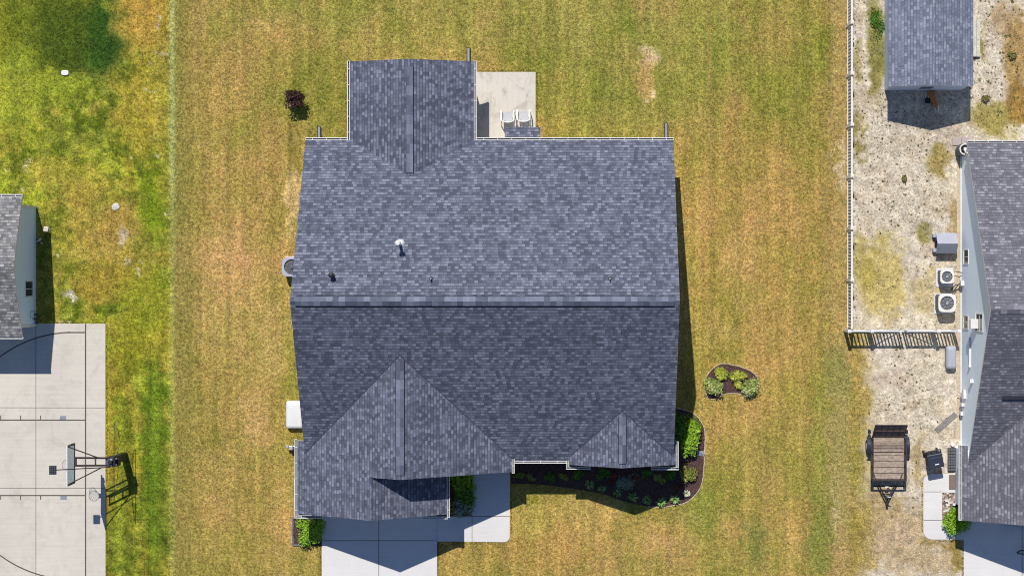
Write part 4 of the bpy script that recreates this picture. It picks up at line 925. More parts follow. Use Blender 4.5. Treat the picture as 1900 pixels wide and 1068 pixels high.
m = MB(); m.rbox(1755, 783, 24, 4.8, .2, 2.2, -41); tag(m.build('wooden_plank', M['greywood']), 'grey weathered plank lying slantwise on the sandy yard', 'plank')
m = MB(); m.rbox(1770, 934.5, 3, 2, 0, 6); tag(m.build('utility_box', M['white_plastic']), 'tiny white box in the gravel bed by the wall of the right house', 'utility box')

# ------------------------------------------------------------------ shed and ramp
sh = thing('shed', 'garden shed with pale slate shingle roof standing behind the white fence', 'shed', 1709, 60)
zL, zR, zX, zS, zN = 1632.5, 1786.0, 1709.0, 169.5, -75.0; zE, zP = 79.0, 105.0; kz = (zP-zE)/(zR-zX)
build_roof('roof', [([(zL, zN), (zX, zN), (zX, zS), (zL, zS)], lambda x, y: zP-(zX-x)*kz, 'y', 0), ([(zX, zN), (zR, zN), (zR, zS), (zX, zS)], lambda x, y: zP-(x-zX)*kz, 'y', 6)], M['roof_shed'], sh, t=4)
ss = M['side_shed']
wall(sh, [(zN+6, -2), (zN+6, 77), (168, 77), (168, -2)], 'y', 1641, 3, ss); wall(sh, [(zN+6, -2), (zN+6, 77), (168, 77), (168, -2)], 'y', 1777, 3, ss)
wall(sh, [(1644, -2), (1644, 77), (zX, 99), (1777, 77), (1777, -2)], 'x', 165, 3, ss); wall(sh, [(1644, -2), (1644, 77), (zX, 99), (1777, 77), (1777, -2)], 'x', zN+6, 3, ss)
m = MB(); m.box(1698, 168.1, 1719, 168.9, 34, 62); m.build('vent', M['dark_metal'], sh)
rmp = thing('ramp', 'cream boarded ramp lying against right side of the garden shed', 'ramp', 1800, 70)
m = MB()
for i in range(5):
    x0 = 1781+i*7.3+.2; h0, h1 = 15-i*2.0, 13-i*2.0
    r4 = [(x0, 37), (x0, 106), (x0+6.9, 106), (x0+6.9, 37)]; hs = [h0, h0, h1, h1]
    m.hexa([Wd(a, b, hq-3) for (a, b), hq in zip(r4, hs)], [Wd(a, b, hq) for (a, b), hq in zip(r4, hs)])
m.build('boards', M['cladding'], rmp)
m = MB(); m.box(1782, 38.5, 1815, 41, 0, 3.5); m.box(1782, 102, 1815, 104.5, 0, 3.5); m.build('bearers', M['greywood'], rmp)

# ------------------------------------------------------------------ white picket fence
fe = thing('picket_fence', 'long white picket fence running down between lawn and sandy yard', 'fence', 1572, 300)
FX = 1572.5
posts_y = [-150, -54, 41.5, 136, 231, 326.5, 423, 519.5, 613]
def post(parent, x, y, h=50, w_=2.6):
    m = MB(); m.rbox(x, y, w_, w_, -1, h); m.rbox(x, y, w_+.5, w_+.5, h+.02, h+1.2); m.rbox(x, y, w_*.7, w_*.7, h+1.25, h+2.4); return m.build('post', M['white_plastic'], parent)
for i, y in enumerate(posts_y):
    if i < len(posts_y)-1: post(fe, FX, gy(y, 50))
for a, b_ in zip(posts_y[:-1], posts_y[1:]):
    a, b_ = gy(a, 50)+2.7, gy(b_, 50)-2.7; m = MB(); m.box(FX-1.7, a, FX+1.7, b_, 5, 8.5); m.box(FX-1.7, a, FX+1.7, b_, 43.5, 47)
    n = int((b_-a)/5.9)
    for i in range(n): y = a+(b_-a)*(i+.5)/n; m.box(FX-.8, y-1.6, FX+.8, y+1.6, 8.55, 43.45)
    m.build('fence_panel', M['white_plastic'], fe)
GY = 612.0
def panel(parent, x0, x1, name='fence_panel', brace=0):
    m = MB(); m.box(x0, GY-.9, x1, GY+.9, 5, 8.5); m.box(x0, GY-1.4, x1, GY+1.4, 44, 47)
    n = int((x1-x0)/6.0)
    for i in range(n): x = x0+(x1-x0)*(i+.5)/n; m.box(x-1.25, GY-.6, x+1.25, GY+.6, 8.55, 43.95)
    if brace:
        xa, xb = (x0, x1) if brace > 0 else (x1, x0)
        m.tube(Wd(xa, GY-1.4, 43), Wd(xb, GY-1.4, 9), .022, 6)
    return m.build(name, M['white_plastic'], parent)
f2 = thing('picket_fence', 'short white picket fence section at left end of the gate row', 'fence', 1592, GY)
lx = lambda p: NX+(p-NX)*(1-48/HH)
post(f2, lx(1577)-1, GY); panel(f2, lx(1577)+2, lx(1615)); post(f2, lx(1618), GY)
f3 = thing('picket_fence', 'short white picket fence section joining the gates to the right house', 'fence', 1755, GY)
post(f3, lx(1741.5), GY); panel(f3, lx(1745), lx(1776)); post(f3, lx(1779), GY)
for (xa, xb, br, lb) in ((1622, 1677.5, 1, 'left leaf of the white picket double gate'), (1683, 1737.5, -1, 'right leaf of the white picket double gate')):
    gt = thing('gate', lb, 'gate', (xa+xb)/2-10, GY, 0, 'leaves of the white double gate')
    a, b_ = lx(xa), lx(xb); panel(gt, a+2.2, b_-2.2, 'gate_panel', br)
    for q in (a+1, b_-1): m = MB(); m.rbox(q, GY, 1.2, 1.5, 3, 49); m.build('stile', M['white_plastic'], gt)

# ------------------------------------------------------------------ trailer
tr = thing('utility_trailer', 'black open utility trailer with worn wooden deck parked in the sandy yard', 'trailer', 1642, 850)
HB = 20.0
def T(px, py, h=HB): return un(px, py, h)
x0, y0 = T(1617.5, 812); x1, y1 = T(1678.5, 889)
m = MB(); n = 7; r = random.Random(5)
for i in range(n):
    a = x0+1.5; b_ = x1-1.5; ya = y0+(y1-y0)*i/n; yb = y0+(y1-y0)*(i+1)/n-1.1
    m.box(a, ya, b_, yb, HB-2+r.uniform(-.2, 0), HB+r.uniform(-.4, .5))
m.build('deck', M['deckwood'], tr)
m = MB(); top = HB+14
for (xx) in (x0, x1):
    m.box(xx-1.3, y0-1, xx+1.3, y1+1.3, HB-5, HB-.3); m.box(xx-1, y0-1, xx+1, y1+1.3, top-2, top)
    for t_ in (0, .33, .66, 1): yy = y0+(y1-y0)*t_; m.box(xx-.9, yy-1, xx+.9, yy+1, HB-.25, top-2.05)
m.box(x0+1.35, y1-1, x1-1.35, y1+1.3, HB-5, HB-.3); m.box(x0+1.05, y1-1, x1-1.05, y1+1, top-2, top); m.box(x0+1.35, y0-1, x1-1.35, y0+1.2, HB-5, HB-2.1)
m.box((x0+x1)/2-1, y1-.8, (x0+x1)/2+1, y1+.8, HB-.25, top-2.05)
m.build('frame', M['brownblack'], tr)
# strap marks / angle iron across the deck
m = MB()
for py in (826, 830, 838): xa, ya = T(1620, py); xb, _ = T(1676, py); m.box(xa, ya-.8, xb, ya+.5, HB+.55, HB+1.2)
m.U((*T(1621, 878), HB+1.2), (*T(1624, 887), HB+1.2), .9); m.U((*T(1674, 878), HB+1.2), (*T(1671, 887), HB+1.2), .9)
m.build('deck_strap', M['brownblack'], tr)
# rear ramp gate folded up and leaning in
m = MB(); gx0, gx1 = x0+1.5, x1-1.5
yb, yt = y0-2, un(0, 788.5, 50)[1]; hb, ht = HB, HB+30
def GP(u, v): return (gx0+(gx1-gx0)*u, yb+(yt-yb)*v, hb+(ht-hb)*v)
for a, b_ in (((0, 0), (1, 0)), ((0, 1), (1, 1)), ((0, 0), (0, 1)), ((1, 0), (1, 1)), ((0, .5), (1, .5))): m.U(GP(*a), GP(*b_), 1.2)
for i in range(1, 5): m.U(GP(i/5, 0), GP(i/5+.03, 1), .6)
m.build('ramp_gate', M['brownblack'], tr)
m = MB()
for i in range(1, 10): m.U(GP(0, i/10), GP(1, i/10), .25, n=4)
for i in range(1, 24): m.U(GP(i/24, 0), GP(i/24, 1), .2, n=4)
m2 = MB(); q0, q1 = GP(0.02, .04), GP(.98, .96); b4 = [Wd(q0[0], q0[1], q0[2]-1.2), Wd(q1[0], q0[1], q0[2]-1.2), Wd(q1[0], q1[1], q1[2]-1.2), Wd(q0[0], q1[1], q1[2]-1.2)]; m2.hexa(b4, [p+Vector((0, 0, .5*S)) for p in b4])
for c_ in tr.children:
    if c_.name.startswith('ramp_gate'): m2.build('board', M['deckwood'], c_)
for c_ in tr.children:
    if c_.name.startswith('ramp_gate'): m.build('mesh', M['rust'], c_)
for s_, xx in ((-1, x0), (1, x1)):
    cxw = xx+s_*5.5; yy = (T(0, 828)[1])
    m = MB(); m.U((cxw-2.8, yy, 11.5), (cxw+2.8, yy, 11.5), 11.5, n=24); w_ = m.build('wheel', M['rubber'], tr)
    m = MB(); m.U((cxw+s_*2.6, yy, 11.5), (cxw+s_*3.2, yy, 11.5), 6, n=18); m.build('rim', M['grey_metal'], w_)
    m = MB(); n = 12; rr = 15.5
    for i in range(n):
        a0, a1 = math.pi*i/n, math.pi*(i+1)/n
        q0 = (yy-rr*1.15*math.cos(a0), 11.5+rr*.9*math.sin(a0)); q1 = (yy-rr*1.15*math.cos(a1), 11.5+rr*.9*math.sin(a1))
        xa, xb = cxw-3.2, cxw+3.2
        b4 = [Wd(xa, q0[0], q0[1]), Wd(xa, q1[0], q1[1]), Wd(xb, q1[0], q1[1]), Wd(xb, q0[0], q0[1])]; m.hexa(b4, [p+Vector((0, 0, .7*S)) for p in b4])
    m.build('fender', M['bin'], tr, smooth=False)
    m = MB(); m.rbox(xx+s_*4, T(0, 801)[1], 2.4, 3.6, 14, 20); m.build('tail_light', M['rubber'], tr)
m = MB(); tipx, tipy = T(1646.5, 928); lx0, ly = T(1625, 886); lx1, _ = T(1668, 886)
m.U((lx0, ly, 15), (tipx-1, tipy, 15), 1.5); m.U((lx1, ly, 15), (tipx+1, tipy, 15), 1.5)
xa, ya = T(1634.5, 909); xb, _ = T(1658, 909); m.U((xa, ya, 15), (xb, ya, 15), 1.2)
xa, ya = T(1617.5, 902); xb, _ = T(1678.5, 902); m.U((xa, ya, 15), (xb, ya, 15), 1.4); m.U((xa, y1+1, 15), (xa, ya, 15), 1.3); m.U((xb, y1+1, 15), (xb, ya, 15), 1.3); m.U(((xa+xb)/2, y1+1, 15), ((xa+xb)/2, ya, 15), .8)
m.rbox(tipx, tipy+2, 1.8, 6, 13, 17); m.build('tongue', M['black'], tr)
m = MB(); m.U((tipx, tipy-8, 0), (tipx, tipy-8, 30), 1.5, n=12); m.U((tipx, tipy-8, 30), (tipx+5, tipy-8, 31), .7); m.lathe((tipx, tipy-8), [(3.5, 0), (3.5, 1)], 12); m.build('jack', M['grey_metal'], tr)
m = MB(); m.rbox((x0+x1)/2-2, T(0, 903)[1], 3, 1, 16.6, 18.5); m.build('licence_plate', M['white_plastic'], tr)
m = MB(); m.path([(tipx, tipy+7, 15), (tipx+1, tipy+11, 8), (tipx+4, tipy+13, 1)], .7, n=6); m.build('safety_chain', M['dark_metal'], tr)

# ------------------------------------------------------------------ basketball hoop
bh = thing('basketball_hoop', 'in-ground basketball hoop with padded pole, side net and lamp arm at court edge', 'basketball hoop', 231, 845)
PX, PY = 231.0, 845.0
m = MB(); m.rbox(PX, PY, 3.2, 3.2, -2, 96); m.build('pole', M['black'], bh)
m = MB(); m.rbox(PX, PY, 5.5, 7.0, 3, 76); m.build('pole_pad', M['pad'], bh, bevel=.03)
m = MB(); m.rbox(PX+1, PY, 6, 9.5, 78, 90); m.rbox(PX+6, PY+3, 4, 7, 60, 77); m.build('bracket', M['pad'], bh, bevel=.02)
m = MB(); m.rbox(PX-3, PY+2, 1, 4, 90.2, 91.5); m.rbox(PX+2, PY-4, 2, 2, 90.2, 95); m.rbox(PX+7.5, PY-5, 2.5, .8, 84.2, 86); m.rbox(PX+7.5, PY+6, 2.5, .6, 84.2, 86); m.rbox(PX-1, PY+7, 3, .6, 90.2, 91); m.build('crank_fitting', M['grey_metal'], bh)
def B(px, py, h): x, y = un(px, py, h); return (x, y, h)
m = MB()
a1 = B(208, 849, 88); b1 = B(139, 848.5, 128); a2 = B(208, 863, 88); b2 = B(139, 863.5, 128)
for p, q in ((a1, b1), (a2, b2)): m.tube(Wd(*p), Wd(*q), .042, 4)
for t_ in (.03, .42, .52, .97) if False else (.03, .55, .97):
    p = [b1[i]+(a1[i]-b1[i])*t_ for i in range(3)]; q = [b2[i]+(a2[i]-b2[i])*t_ for i in range(3)]; m.tube(Wd(*p), Wd(*q), .04, 4)
a3 = B(208, 850, 66); b3 = B(141, 849.5, 106); a4 = B(208, 862, 66); b4 = B(141, 862.5, 106)
for p, q in ((a3, b3), (a4, b4)): m.tube(Wd(*p), Wd(*q), .03, 4)
m.build('extension_arm', M['brownblack'], bh)
m = MB(); m.rbox(*un(202, 856, 92), 6, 6, 86, 93); m.build('arm_gusset', M['dark_metal'], bh)
BX = 169.5; by0, by1 = 810.0, 882.0; bz0, bz1 = 102.0, 146.0
m = MB(); m.tube(Wd(*B(186, 850, 102)), Wd(BX+1, by0+3, 140), .025, 6); m.tube(Wd(*B(190, 866, 100)), Wd(BX+1, by1-3, 140), .025, 6); m.build('brace', M['brownblack'], bh)
m = MB(); m.box(BX-.5, by0+1, BX+.2, by1-1, bz0+1.5, bz1-1.5); bd = m.build('backboard', M['acrylic'], bh)
m = MB(); m.box(BX-1, by0, BX+.8, by1, bz1-1.4, bz1); m.build('top_edge', M['white_plastic'], bd)
m = MB(); m.box(BX-1, by0, BX+1.2, by1, bz0, bz0+2.4); m.box(BX-1, by0, BX+1.2, by0+2.0, bz0+3.45, bz1-1.5); m.box(BX-1, by1-2.0, BX+1.2, by1, bz0+3.45, bz1-1.5); m.rbox(BX+1.2, by0+1, 2.2, 1.6, bz0+8, bz0+18); m.build('board_frame', M['brownblack'], bd)
m = MB(); m.rbox(BX-2.5, 849, 2, 3, 100, 104); rc = (BX-13.5, 849.5)
n = 28
for i in range(n):
    a0, a1_ = 2*math.pi*i/n, 2*math.pi*(i+1)/n; m.U((rc[0]+9.3*math.cos(a0), rc[1]+9.3*math.sin(a0), 101.5), (rc[0]+9.3*math.cos(a1_), rc[1]+9.3*math.sin(a1_), 101.5), .38, n=5)
for s_ in (-1, 1): m.U((BX-3, 849+s_*2.4, 101.5), (rc[0]+6.6, rc[1]+s_*6.5, 101.5), .35, n=5)
rim = m.build('rim', M['rust'], bh)
m = MB()
for i in range(14):
    for s_ in (-1, 1):
        pr = None
        for j in range(4):
            a = 2*math.pi*(i+s_*j*.5)/14; rr = 9.2-j*1.35; p = (rc[0]+rr*math.cos(a), rc[1]+rr*math.sin(a), 101-j*5.5)
            if pr: m.U(pr, p, .14, n=4)
            pr = p
m.build('net', M['white'], rim)
# lamp on its long arm
la, lb_ = B(98, 871.5, 162), B(205, 866, 96)
m = MB(); m.tube(Wd(*la), Wd(*lb_), .022, 6); arm = m.build('lamp_arm', M['brownblack'], bh)
lx_, ly_ = la[0], la[1]
m = MB(); m.rbox(lx_, ly_, 6.2, 7.8, 160.5, 163.5); lm = m.build('lamp', M['black'], arm, bevel=.01)
m = MB()
for i in range(4):
    for j in range(3): m.rbox(lx_-4+j*4, ly_-5.4+i*3.6, 1.2, 1.1, 163.6, 164.1)
m.build('heat_sink', M['dark_metal'], lm)
# side net frame behind the pole
m = MB(); nx_ = 235.5
m.path([(nx_, 775, 84), (nx_, 845, 86), (nx_, 915, 84)], .55, n=6); m.path([(PX+2, 837, 60), (PX+6, 815, 50), (PX+5, 792, 62), (nx_, 776, 84)], .4, n=6)
m.path([(PX+3, 850, 50), (PX+2, 880, 55), (nx_, 914, 84)], .4, n=6)
nf = m.build('net_frame', M['black'], bh)
m = MB(); r = random.Random(2)
for i in range(5):
    y = 885+i*4; m.path([(nx_+r.uniform(-1, 2), 850+i*2, 70-i*8), (nx_+4+r.uniform(-3, 3), y, 52-i*5), (nx_-2, 905, 80)], .18, n=4)
m.build('sagging_net', M['black'], nf)

# ------------------------------------------------------------------ patio chairs
def chair(px, py, label):
    h = 18; cx, cy = un(px, py, h); t = thing('patio_chair', label, 'chair', cx, cy, 0, 'white chairs on the patio')
    m = MB(); pts = [(-9, -9), (9, -9), (7.8, 7), (4, 9), (-4, 9), (-7.8, 7)]
    m.prism([(cx+a, cy+b) for a, b in pts], h-1, h+.4); m.build('seat', M['sling'], t, bevel=.008)
    m = MB(); n = 10   # curved back rail with slats
    for i in range(n):
        a0, a1 = R(20+140*i/n), R(20+140*(i+1)/n)
        p0 = (cx+12.6*math.cos(a0), cy+6.5+6*math.sin(a0)); p1 = (cx+12.6*math.cos(a1), cy+6.5+6*math.sin(a1)); q0 = (cx+10.6*math.cos(a0), cy+6.5+3.6*math.sin(a0)); q1 = (cx+10.6*math.cos(a1), cy+6.5+3.6*math.sin(a1))
        m.prism([p0, p1, q1, q0], 30, 33.5)
        if i % 2 == 0: m.U(((p0[0]+q0[0])/2, (p0[1]+q0[1])/2, 31), ((cx+8.2*math.cos(a0)), cy+5+2.4*math.sin(a0), h), .7, n=6)
    m.build('backrest', M['white_plastic'], t)
    for s_ in (-1, 1):
        m = MB(); m.hexa([Wd(*p) for p in ((cx+s_*10, cy-11, 26), (cx+s_*12.6, cy-11, 26), (cx+s_*12.6, cy+8.4, 29.9), (cx+s_*10, cy+8.4, 29.9))], [Wd(*p) for p in ((cx+s_*10, cy-11, 27.3), (cx+s_*12.6, cy-11, 27.3), (cx+s_*12.6, cy+8.4, 31.4), (cx+s_*10, cy+8.4, 31.4))]); m.build('armrest', M['white_plastic'], t)
        m = MB(); m.tube(Wd(cx+s_*11.2, cy-10, 26), Wd(cx+s_*11, cy-11.5, 2.6), .026, 6); m.build('leg', M['white_plastic'], t)
        m = MB(); m.tube(Wd(cx+s_*10.8, cy+9, 30), Wd(cx+s_*12.4, cy+15.5, 2.6), .026, 6); m.build('leg', M['white_plastic'], t)
    m = MB(); m.box(cx-10, cy-9.2, cx-9.1, cy+7, h-2, h); m.box(cx+9.1, cy-9.2, cx+10, cy+7, h-2, h); m.build('seat_rail', M['white_plastic'], t)
    return t
chair(942, 216.5, 'left white armchair of the pair on the concrete patio'); chair(971.5, 215, 'right white armchair of the pair on the concrete patio')

# ------------------------------------------------------------------ plants
def leaves(m, cx, cy, rx, ry, h0, h1, n, ls, seed, flat=.5, lobes=6):
    r = random.Random(seed)
    lb = [(r.uniform(-.55, .55)*rx, r.uniform(-.55, .55)*ry, r.uniform(.35, .8), r.uniform(.38, .62)) for _ in range(lobes)]
    for _ in range(n):
        lx_, ly_, lz, lr = r.choice(lb)
        d = Vector((r.gauss(0, 1), r.gauss(0, 1), r.gauss(0, 1)+.35)).normalized(); q = r.uniform(.55, 1.08)
        x = cx+lx_+d.x*rx*lr*q; y = cy+ly_+d.y*ry*lr*q; z = h0+(h1-h0)*(lz*.7+d.z*lr*.45*q)+0.0
        z = max(z, .6)
        nrm = (d+Vector((r.gauss(0, flat), r.gauss(0, flat), r.gauss(0, flat)+.5))).normalized(); a = nrm.orthogonal().normalized(); a = (Matrix.Rotation(r.uniform(0, 6.28), 3, nrm) @ a); b = nrm.cross(a)
        s1 = ls*S*r.uniform(.6, 1.25); s2 = s1*r.uniform(.4, .6); c = Wd(x, y, z)
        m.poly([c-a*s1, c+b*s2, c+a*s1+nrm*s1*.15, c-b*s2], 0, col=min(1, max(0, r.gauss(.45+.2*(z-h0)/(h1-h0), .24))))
def shrub(px, py, rx, ry, h, mat, label, n=500, ls=2.0, seed=1, name='shrub', cat='shrub', group=None, lobes=6, hc=None, trunk=False):
    rx, ry = rx*1.3, ry*1.3; n = int(n*1.3); cx, cy = un(px, py, (h*.55)); t = thing(name, label, cat, cx, cy, 0, group); r = random.Random(seed)
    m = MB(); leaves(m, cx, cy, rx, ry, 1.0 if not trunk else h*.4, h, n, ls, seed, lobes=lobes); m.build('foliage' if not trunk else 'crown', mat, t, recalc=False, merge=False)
    m = MB()
    if trunk: m.U((cx, cy, 0), (cx, cy, h*.5), 1.1, r1=.6*S)
    for i in range(7): a = r.uniform(0, 6.28); m.U((cx, cy, h*.45 if trunk else 0), (cx+rx*.7*math.cos(a), cy+ry*.7*math.sin(a), h*.75), .6, n=5, r1=.25*S)
    m.build('stem' if not trunk else 'trunk', M['bark'], t); return t
def tuft(px, py, r0, h, mat, label, n=34, seed=1, wide=1.3, name='tuft_plant', cat='plant', group=None):
    cx, cy = un(px, py, h*.3); t = thing(name, label, cat, cx, cy, 0, group); r = random.Random(seed); m = MB()
    for i in range(n):
        a = r.uniform(0, 6.28); L = r0*r.uniform(.55, 1.1); hh = h*r.uniform(.6, 1.1); d = (math.cos(a), math.sin(a)); s_ = (-d[1], d[0]); wv = wide*r.uniform(.7, 1.2); c = min(1, max(0, r.gauss(.45, .25)))
        pts = [(0, 0, .5), (.35, hh*.8, 1), (.72, hh, .8), (1.0, hh*.55, .1)]
        for (t0, z0, w0), (t1, z1, w1) in zip(pts[:-1], pts[1:]):
            m.P([(cx+d[0]*L*t0+s_[0]*wv*w0*.5, cy+d[1]*L*t0+s_[1]*wv*w0*.5, z0+.5), (cx+d[0]*L*t0-s_[0]*wv*w0*.5, cy+d[1]*L*t0-s_[1]*wv*w0*.5, z0+.5), (cx+d[0]*L*t1-s_[0]*wv*w1*.5, cy+d[1]*L*t1-s_[1]*wv*w1*.5, z1+.5), (cx+d[0]*L*t1+s_[0]*wv*w1*.5, cy+d[1]*L*t1+s_[1]*wv*w1*.5, z1+.5)], 0, col=c)
    m.build('leaves', mat, t, recalc=False, merge=False); m = MB(); m.U((cx, cy, 0), (cx, cy, 3), 1.2, n=7); m.build('root_crown', M['bark'], t); return t
# island bed
shrub(1343.5, 695, 13, 11.5, 15, M['leaf_yellow'], 'yellow-green shrub at the top of the kidney-shaped bed', 560, 1.9, 31)
shrub(1371, 697.5, 12.5, 9, 14, M['leaf_yellow'], 'wide yellow-green shrub right of the top one in the kidney-shaped bed', 480, 1.9, 32)
shrub(1369, 712, 10, 8, 12, M['leaf_yellow'], 'small yellow-green shrub at the centre right of the kidney-shaped bed', 360, 1.8, 33)
shrub(1323, 717, 17, 15, 26, M['leaf_varieg'], 'cream-edged shrub at left end of the kidney-shaped bed', 900, 1.9, 34, lobes=9)
shrub(1391, 717, 15, 14, 26, M['leaf_varieg'], 'cream-edged shrub at right end of the kidney-shaped bed', 760, 1.9, 35, lobes=9)
# corner shrubs
shrub(1283, 808, 15, 32, 40, M['leaf_bright'], 'tall bright green shrub at right corner of the central house', 1900, 2.5, 41, lobes=16)
shrub(1258, 793, 12, 22, 34, M['leaf_mid'], 'dark green shrub in shade against right wall of the central house', 900, 2.5, 42, lobes=10)
shrub(1279, 876, 13, 16, 24, M['leaf_olive'], 'olive-green round shrub at right end of the front mulch bed', 800, 1.8, 43, lobes=9)
tuft(1274, 914.5, 8, 6, M['leaf_cream'], 'small cream-white plant at lower right of the front mulch bed', 44, 44, 2.6, 'hosta', 'plant')
m = MB(); m.path([(1294, 836, 3), (1306, 842, 2.5), (1304, 846, 2)], 1.8); m.rbox(1300, 840, 6, 4, 0, 2.5); tag(m.build('splash_block', M['greybox2'], bevel=.01), 'grey splash block between two shrubs at right bed edge', 'splash block')
spk = [(1093.8, 897.5, 'first'), (1117, 905.5, 'second'), (1145.4, 913.7, 'third'), (1174.5, 920.8, 'fourth'), (1200, 926.5, 'fifth'), (1226, 931, 'sixth'), (1252, 926, 'seventh')]
for i, (x, y, o_) in enumerate(spk):
    tuft(x, y, 11 if i in (0, 3, 4, 5, 6) else 9, 9, M['leaf_spike'], f'{o_} spiky green tuft from the left along the front bed edge', 46, 50+i, 1.5, 'daylily', 'plant', 'spiky tufts along the front bed')
for i, (x, y, rr, mt, lb) in enumerate([(962, 885, 9, 'leaf_olive', 'small shaded shrub nearest the walkway in the front bed'), (986, 884.5, 8, 'leaf_olive', 'small shaded shrub second from the walkway in the front bed'),
        (1022, 884, 10, 'leaf_mid', 'shaded green shrub third from the walkway in the front bed'), (1045, 883, 9, 'leaf_olive', 'shaded olive shrub left of the small gable in the front bed'),
        (1074, 880, 11, 'leaf_mid', 'shaded green shrub under left end of the small gable'), (1120, 878, 12, 'leaf_mid', 'shaded green shrub under the small gable, left of the red one'),
        (1137, 888, 9, 'leaf_red', 'shaded reddish shrub left of the grey-leaved one under the small gable'), (1166, 893, 19, 'leaf_silver', 'wide shaded grey-leaved shrub in front of the small gable'),
        (1176, 889, 8, 'leaf_red', 'shaded brown-red shrub amid the grey-leaved one'), (1200, 878, 9, 'leaf_mid', 'shaded green shrub under the small gable, right of centre'),
        (1224, 886, 10, 'leaf_olive', 'shaded olive shrub below the right cornice of the small gable'), (1244, 882, 10, 'leaf_mid', 'shaded green shrub below the right gutter corner'), (1258, 903, 6, 'leaf_red', 'tiny red-leaved plant at right end of the shaded bed')]):
    shrub(x, y, rr, rr*.8, 16 if rr < 15 else 20, M[mt], lb, int(rr*38), 1.6, 70+i)
# bed beside the garage
shrub(857, 893, 21, 20, 26, M['leaf_bright'], 'bushy bright green shrub under the eave between garage and walkway', 900, 3.0, 91, lobes=9)
shrub(858, 915, 21, 18, 24, M['leaf_mid'], 'broad-leaved green shrub between garage and walkway', 800, 3.4, 92, lobes=8)
shrub(860, 942, 18, 17, 20, M['leaf_silver'], 'pale speckled shrub nearest the driveway in the bed beside the garage', 900, 1.7, 93, lobes=8)
shrub(839, 940, 5, 12, 12, M['leaf_olive'], 'small sprig against the right wall of the garage', 160, 1.7, 94, lobes=4)
shrub(577, 984, 24, 23, 32, M['leaf_bright'], 'round bright green shrub in the small bed at left garage corner', 2300, 2.2, 95, lobes=14)
shrub(1774, 966, 23, 22, 28, M['leaf_bright'], 'bright green shrub at front left corner of the right house', 1700, 2.4, 96, lobes=10)
shrub(546, 187, 15.5, 15, 42, M['leaf_purple'], 'small dark purple-leaved tree alone in the lawn left of the rear wing', 1500, 2.0, 97, 'ornamental_tree', 'tree', lobes=13, trunk=True)
# bigger weeds in the yard
r = random.Random(9); wl = [(1628, 44, 13, 'tall leafy weed clump beside the left shed wall'), (1805+24, 182, 7, 'round weed right of the shed shadow'), (1878, 102, 7, 'round green weed right of the cream ramp'), (1678, 336, 5, 'narrow weed in the middle of the sandy yard')]
for i, (x, y, rr, lb) in enumerate(wl): shrub(x, y, rr*.8 if i == 3 else rr, rr*1.8 if i in (0, 3) else rr, 8, M['leaf_mid'] if i == 0 else M['weed'], lb, int(rr*45), 1.6, 120+i, 'weed_clump', 'weed')

def scatter_weeds():
    m = MB(); r = random.Random(77); T_ = []
    def ok(x, y):
        if 1640 < x < 1790 and y < 172: return False
        if x > 1758 and 240 < y: return False
        if 1605 < x < 1690 and 780 < y < 945: return False
        if 1708 < x < 1790 and 826 < y < 1005: return False
        if 1730 < x < 1776 and 428 < y < 585: return False
        return True
    n = 0
    while n < 800:
        x = r.uniform(1583, 1895); y = r.uniform(-20, 960) if r.random() < .8 else r.uniform(0, 420)
        if y > 610 and (x < 1600+ r.random()*60): continue
        if not ok(x, y): continue
        if x > 1790 and y > 250: continue
        if 1590 < x < 1700 and 440 < y < 600 and r.random() < .7: continue
        n += 1; rr = r.choice([.6, .7, .8, .9, 1.0, 1.2, 1.5, 2.2]) * (1.5 if x > 1800 and r.random() < .3 else 1)
        for _ in range(int(5+rr*5)):
            a = r.uniform(0, 6.28); d = r.uniform(0, rr); c = Wd(x+math.cos(a)*d, y+math.sin(a)*d, r.uniform(.3, 1.2+rr*.5))
            nr = Vector((r.gauss(0, .6), r.gauss(0, .6), 1)).normalized(); u = nr.orthogonal().normalized(); u = Matrix.Rotation(r.uniform(0, 6.28), 3, nr) @ u; v = nr.cross(u); s1 = S*r.uniform(.5, 1.1)*(.7+rr*.25)
            m.poly([c-u*s1, c+v*s1*.5, c+u*s1, c-v*s1*.5], 0, col=r.random()*.75)
    o = m.build('weeds', M['weed'], recalc=False, merge=False); struct(o, 'scattered small weeds in the sandy yard', 'stuff')
scatter_weeds()
def turf_fringe():       # grass blades creeping over slab edges
    m = MB(); r = random.Random(5)
    segs = [((197.2, 600), (197.6, 1075), (1, 0)), ((102, 598.8), (196, 598.8), (0, -1)), ((596, 1012), (596, 1075), (-1, 0)), ((812, 1005), (812, 1075), (1, 0)), ((836, 1005.5), (935, 1006.5), (0, 1)), ((948, 900), (948, 992), (1, 0)),
            ((888, 132.8), (994, 132.8), (0, -1)), ((995.2, 134), (995.2, 240), (1, 0)), ((1712, 894), (1712, 985), (-1, 0)), ((1730, 1001.5), (1787, 1001.5), (0, 1)), ((1787, 1003), (1787, 1075), (-1, 0))]
    for (a, b, o_) in segs:
        L = math.hypot(b[0]-a[0], b[1]-a[1])
        for _ in range(int(L*4)):
            t = r.random(); x = a[0]+(b[0]-a[0])*t+o_[0]*r.uniform(-.8, 2.5); y = a[1]+(b[1]-a[1])*t+o_[1]*r.uniform(-.8, 2.5); an = r.uniform(0, 6.28); d = Vector((math.cos(an), math.sin(an), 0)); s_ = Vector((-d.y, d.x, 0))*S*.25
            c = Wd(x, y, .2); tip = c+d*S*r.uniform(.6, 1.8)+Vector((0, 0, S*r.uniform(1.2, 2.8))); m.poly([c-s_, c+s_, tip], 0, col=r.random())
    o = m.build('edge_grass', M['leaf_olive'] if False else M['fringe'], recalc=False, merge=False); struct(o, 'grass growing over the concrete edges', 'stuff')
